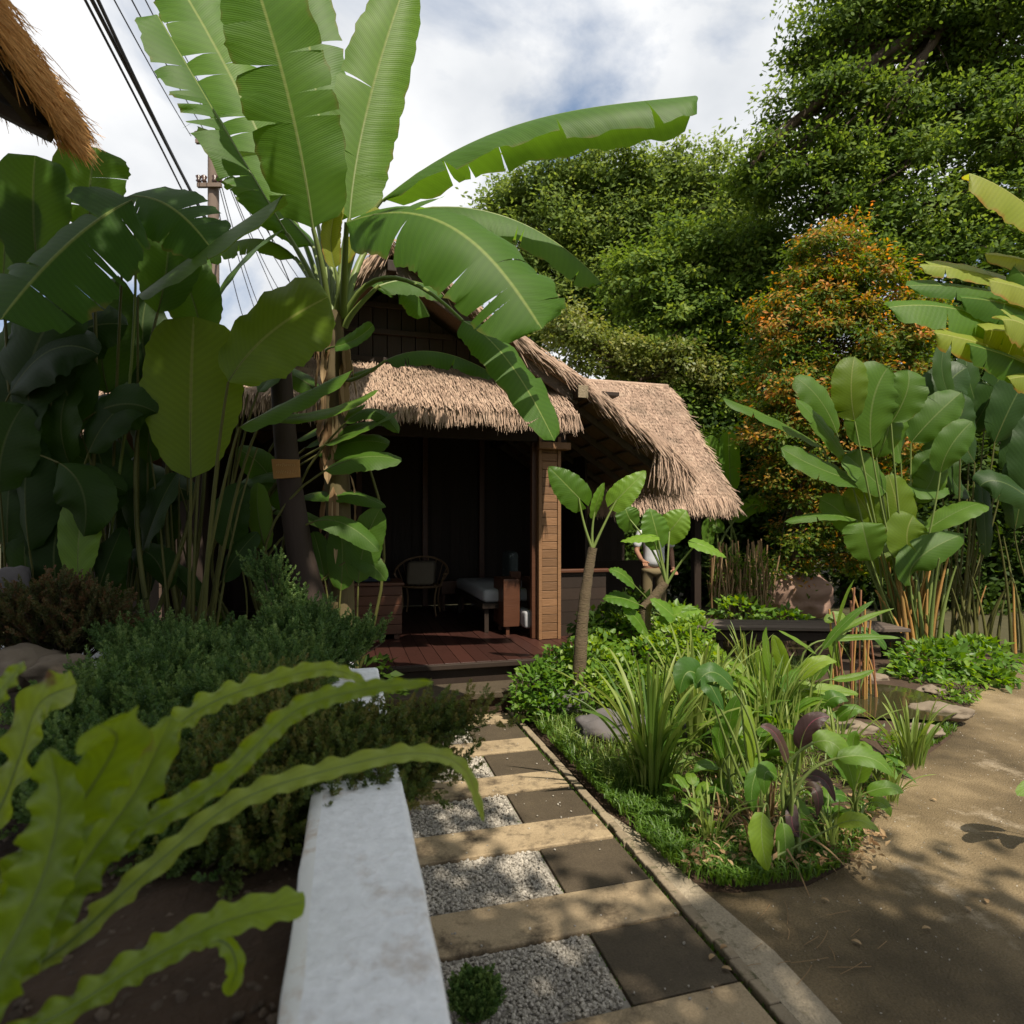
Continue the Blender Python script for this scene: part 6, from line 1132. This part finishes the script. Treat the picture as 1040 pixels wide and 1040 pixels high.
LP('ginger_plant', 'tall ginger with long pointed leaves fanning above the boardwalk', (838, 735), [((835, 660), (860, 625), (888, 610), .035, (0, -.5, 1), .4), ((835, 655), (868, 628), (908, 618), .03, (0, -.6, 1), .7), ((838, 650), (880, 645), (915, 648), .035, (0, -.6, 1), .6), ((830, 665), (812, 650), (790, 640), .03, (0, -.6, 1), .7), ((845, 690), (870, 690), (888, 680), .035, (0, -.6, 1), .6), ((822, 690), (838, 680), (842, 664), .04, (0, -1, .3), .5), ((850, 640), (855, 610), (868, 588), .02, (.5, -1, .2), .7)], g2, .012)
LP('canna_plant', 'bright canna with folded yellow green leaves in front of the boardwalk', (800, 750), [((788, 700), (776, 660), (778, 636), .05, (.6, -.9, .2), .6), ((800, 690), (790, 655), (785, 645), .05, (-.3, -1, .3), .85), ((810, 690), (830, 665), (850, 672), .055, U1, .9), ((820, 700), (850, 700), (872, 705), .05, U1, .8), ((805, 705), (825, 695), (838, 720), .07, (0, -.9, .5), .8), ((775, 720), (765, 690), (762, 668), .035, (.3, -1, .1), .5), ((835, 720), (845, 700), (862, 712), .06, U1, .3), ((850, 732), (862, 715), (880, 722), .05, U1, .4), ((792, 730), (770, 715), (748, 712), .04, U1, .6), ((780, 700), (768, 672), (770, 655), .03, (0, -1, .2), .8)], g2, .012)
LP('lance_leaf_plant', 'leafy plant of short broad leaves between purple stems and the stones', (868, 828), [((862, 790), (850, 768), (838, 760), .05, U1, .4), ((870, 795), (880, 770), (875, 755), .05, U1, .6), ((880, 805), (905, 795), (918, 805), .04, U1, .5), ((860, 810), (845, 800), (838, 818), .04, U1, .3), ((885, 815), (900, 812), (905, 830), .035, U1, .6), ((872, 780), (862, 755), (870, 742), .04, U1, .5)], g2, .009)
LP('lance_leaf_plant', 'small leafy plant left of the purple-stemmed one', (742, 820), [((735, 770), (725, 745), (735, 730), .04, U1, .4), ((742, 765), (760, 748), (770, 762), .035, U1, .6), ((730, 780), (712, 770), (705, 785), .03, U1, .5), ((748, 785), (765, 780), (772, 795), .03, U1, .5), ((740, 750), (740, 720), (752, 705), .04, U1, .3), ((728, 800), (735, 790), (745, 818), .04, (0, -1, .4), .5)], g2, .008)
words = ['beside the kerb end of the bed', 'between the tall sword clump and the pond', 'just left of the pond stones', 'behind the canna in the bed', 'right of the long boulder', 'near the bed edge under the purple leaves', 'in the middle of the bed behind the drooping leaves', 'close to the right edge of the bed', 'among the pale reeds']
for (x, y, n_, H, w_), wd_ in zip([(705, 835, 7, .22, .03), (745, 765, 9, .45, .045), (815, 745, 9, .35, .04), (768, 725, 10, .5, .05), (668, 790, 6, .3, .03), (840, 850, 7, .2, .03), (765, 790, 9, .4, .04), (890, 800, 8, .28, .03), (790, 770, 9, .5, .04)], words):
    b = G(x, y, .08); root = thing('lance_leaf_plant', 'leafy plant of narrow green leaves '+wd_, 'plant', b, g2)
    for k in range(int(n_*2.2)):
        a = rng.uniform(0, 6.283); o = V3(math.cos(a), math.sin(a), 0); h = H*1.2*rng.uniform(.3, 1); bb = b+o*h*.25+V3(0, 0, h*.7); L_ = H*rng.uniform(.4, .7)
        hleaf(root, 'ginger', b, bb, bb+o*L_*.4+V3(0, 0, L_*.45), bb+o*L_*.9+V3(0, 0, L_*rng.uniform(-.2, .5)), w_, -o*.5+V3(0, 0, 1), pr=.006, shape=(.42, .75), wave=.05, wk=3)
# red stalked plants by the pond
b = G(868, 712, .08); rs_ = thing('red_stalk_plant', 'cluster of thin red and straw stalks standing in the pond edge', 'plant', b)
for k in range(17):
    s = b+V3(rng.uniform(-.22, .22), rng.uniform(-.12, .12), 0); mb = MB(); h = rng.uniform(.4, 1.05); tube(mb, bez(s, s+V3(0, 0, h*.5), s+V3(rng.normal(0, .07), 0, h), 6), .009, n=6); mb.build('stalk', MT['stalk_r' if k % 2 else 'stalk_o'], rs_)
for bb, c1, tip in (((850, 650), (840, 640), (852, 678)), ((870, 640), (890, 640), (900, 660)), ((862, 630), (850, 620), (838, 632))): hleaf(rs_, 'ginger', b, P(*bb, b[1]), P(*c1, b[1]), P(*tip, b[1]), .05, V3(0, -.8, .7), pr=.009, shape=(.4, .4))
# leafy ground cover shrubs
def leafy(name, label, blobs, n, L, w_, mat='vine', cat='shrub', grp=None, rr=(0, 1), up=1.2, stemn=40):
    c0 = np.mean([b_[0] for b_ in blobs], axis=0); base = c0*V3(1, 1, 0)+V3(0, 0, .03); root = thing(name, label, cat, base, grp); mb = MB(); tb = MB()
    vol = np.array([np.prod(b_[1])**(2/3) for b_ in blobs]); vol /= vol.sum()
    for (c, rad), v_ in zip(blobs, vol):
        k = int(n*v_); dd = rdir(k, .25); f = rng.uniform(.3, 1, k)**.5; pos = np.asarray(c)+dd*np.asarray(rad)*(f*(1+.15*np.sin(dd[:, 0]*9)*np.cos(dd[:, 2]*8)))[:, None]
        pos[:, 2] = np.maximum(pos[:, 2], .07); D = dd+rng.normal(0, .6, (k, 3)); Nn = np.tile([0, -.3, up], (k, 1))+rng.normal(0, .5, (k, 3))
        cards(mb, pos, D, Nn, rng.uniform(.6, 1.3, k)*L, w_, np.clip(rng.uniform(*rr, k)*.7+.3*f*rng.uniform(.4, 1, k), 0, 1))
        for _ in range(int(stemn*v_)+4):
            e = pos[rng.integers(k)]; s = np.array([c[0]+rng.normal(0, .08), c[1]+rng.normal(0, .08), .02]); tube(tb, bez(s, (s+e)/2+V3(0, 0, .08), e, 5), .0035, n=4, cap=False)
    tb.build('stems', MT['bark'], root); mb.build('foliage', MT[mat], root); return root
g3 = 'leafy ground cover in the garden bed'
K = lambda x, y, d, rx, ry, rd: (P(x, y, d), (rx/F*d, rd, ry/F*d))
leafy('ground_cover_shrub', 'dark leafy ground cover at the corner of the step', [K(548, 700, 5.1, 30, 24, .3), K(575, 680, 5.3, 30, 22, .3), K(535, 720, 4.95, 16, 12, .15), K(560, 715, 4.9, 24, 12, .2)], 1500, .062, .020, grp=g3, rr=(0, .6))
leafy('ground_cover_shrub', 'bright green ground cover around the foot of the ringed trunk', [K(600, 670, 5.2, 36, 20, .3), K(630, 690, 5.0, 34, 24, .3), K(600, 700, 4.9, 30, 20, .25), K(660, 670, 5.2, 30, 22, .3)], 1700, .062, .021, grp=g3, rr=(.2, 1))
leafy('ground_cover_shrub', 'yellow green mound of small leaves left of the boardwalk', [K(690, 660, 5.3, 36, 26, .35), K(715, 675, 5.0, 26, 22, .25), K(705, 640, 5.4, 20, 14, .2), K(660, 700, 4.8, 30, 18, .25)], 1600, .055, .019, grp=g3, rr=(.5, 1))
leafy('ground_cover_shrub', 'dense low shrub of pointed leaves in front of the sunlit paddle plant', [K(950, 675, 6.3, 40, 22, .4), K(990, 670, 6.5, 36, 22, .4), K(930, 690, 6.1, 24, 16, .3), K(1000, 690, 6.2, 24, 12, .3)], 1500, .10, .030, grp=g3, rr=(.1, .7))
leafy('ground_cover_shrub', 'trailing leaves at the foot of the pond on the concrete edge', [K(960, 712, 5.5, 18, 12, .2), K(955, 738, 5.0, 16, 8, .15), K(975, 700, 5.6, 16, 10, .2)], 420, .055, .018, grp=g3, rr=(.2, .8))
leafy('ground_cover_shrub', 'feathery low green weeds behind the drooping leaf plant', [K(735, 690, 5.2, 26, 22, .3), K(760, 700, 5.1, 24, 18, .3), K(725, 720, 4.6, 24, 16, .3)], 900, .05, .010, grp=g3, rr=(.3, .9))
leafy('ground_cover_shrub', 'low greenery on the bank below the hanging reeds', [K(750, 620, 8, 26, 12, .4), K(800, 628, 8, 20, 8, .3)], 420, .11, .03, grp=g3, rr=(.2, .8))
leafy('ground_cover_shrub', 'mixed low leaves under the purple-stemmed plant', [K(780, 800, 3.95, 40, 14, .3), K(840, 790, 4.1, 40, 16, .3), K(740, 800, 4.0, 30, 14, .25), K(890, 770, 4.4, 24, 14, .25), K(820, 755, 4.7, 30, 14, .3)], 2600, .055, .014, grp=g3, rr=(.1, .95))
leafy('ground_cover_shrub', 'dark leaves along the shady foot of the hut low wall', [K(620, 640, 6.0, 30, 24, .3), K(645, 620, 6.3, 26, 20, .3), K(600, 640, 5.7, 20, 14, .2)], 700, .09, .028, grp=g3, rr=(0, .4), mat='tD')
leafy('ground_cover_shrub', 'shaded undergrowth beneath the paddle leaves at left', [(V3(-2.6, 4.5, .45), (1.3, .35, .5)), (V3(-1.5, 4.6, .35), (.7, .3, .4)), (V3(-4, 4.8, .6), (1, .4, .6))], 2400, .10, .03, mat='tD', grp=g3, rr=(0, .6))
leafy('ground_cover_shrub', 'low yellow green leaves filling the middle of the bed', [K(740, 770, 4.3, 40, 16, .35), K(800, 740, 4.9, 36, 16, .35), K(690, 740, 4.7, 30, 18, .3), K(850, 760, 4.6, 30, 12, .3)], 2600, .055, .017, grp=g3, rr=(.3, 1))
leafy('ground_cover_shrub', 'bright leaves spilling over the deck end by the low elephant ear', [K(640, 640, 5.9, 34, 18, .3), K(690, 625, 6.2, 24, 10, .3), K(610, 655, 5.6, 24, 14, .3)], 900, .075, .026, grp=g3, rr=(.3, 1))
# grass
mb = MB()
def grass(pts2, n, h):
    poly = [np.asarray(p)[:2] for p in pts2]; xs = [p[0] for p in poly]; ys = [p[1] for p in poly]
    def inside(x, y):
        c = False
        for i in range(len(poly)):
            (x1, y1), (x2, y2) = poly[i], poly[i-1]
            if (y1 > y) != (y2 > y) and x < (x2-x1)*(y-y1)/(y2-y1)+x1: c = not c
        return c
    out = []
    while len(out) < n:
        x, y = rng.uniform(min(xs), max(xs)), rng.uniform(min(ys), max(ys))
        if inside(x, y) and math.sin(x*13+y*5)*math.sin(y*11-x*3) > rng.uniform(-1.2, .6): out.append((x, y, .035))
    C = np.array(out); o = rdir(n); o[:, 2] = 0; H = rng.uniform(.5, 1.3, n)[:, None]*h
    a = C; b1 = C+o*H*.25+np.array([0, 0, .6])*H; c1 = C+o*H*rng.uniform(.5, 1.0, (n, 1))+np.array([0, 0, .75])*H
    S = np.cross(o, [0, 0, 1.])*.0035+rng.normal(0, .0008, (n, 3))
    V = np.stack([a-S, a+S, b1-S, b1+S, c1-S*.15, c1+S*.15], 1).reshape(-1, 3); k = np.arange(n)[:, None]*6
    mb.add(V, np.concatenate([k+np.array([[0, 1, 3, 2]]), k+np.array([[2, 3, 5, 4]])]), r=np.repeat(np.clip(rng.normal(.5, .22, n), 0, 1), 6))
grass([W(1.44, 4.5), W(1.44, 2.75), G(700, 903), G(748, 910), G(820, 903), G(872, 880), G(880, 840), G(830, 850), G(760, 852), G(720, 850), G(690, 830), G(650, 800), G(600, 770), G(585, 745)], 9000, .075)
grass([G(880, 850), G(902, 805), G(930, 775), G(972, 747), G(950, 735), G(900, 780), G(860, 830)], 2200, .07)
setp(mb.build('grass', MT['lawn']), 'short bright green grass along the kerb and bed edge', 'grass', kind='stuff')
mb = MB(); grass([W(1.44, 5.2), W(1.5, 3.2), G(800, 850), G(880, 810), G(850, 760), G(800, 740), G(815, 700), G(850, 680), V3(2, 6.8, 0)], 14000, .15)
setp(mb.build('grass', MT['sword']), 'thin mixed weeds covering the soil of the garden bed', 'grass', kind='stuff')
# dry leaf mulch in the bed
mb = MB(); n = 900; C = np.array([G(rng.uniform(700, 900), rng.uniform(775, 880), .07)+V3(0, 0, rng.uniform(0, .03)) for _ in range(n)]); cards(mb, C, rdir(n)*V3(1, 1, .3), rdir(n, 2), .05, .010, rng.uniform(0, 1, n))
setp(mb.build('leaf_litter', MT['dry']), 'brown dead leaf litter between the garden bed plants', 'litter', kind='stuff')
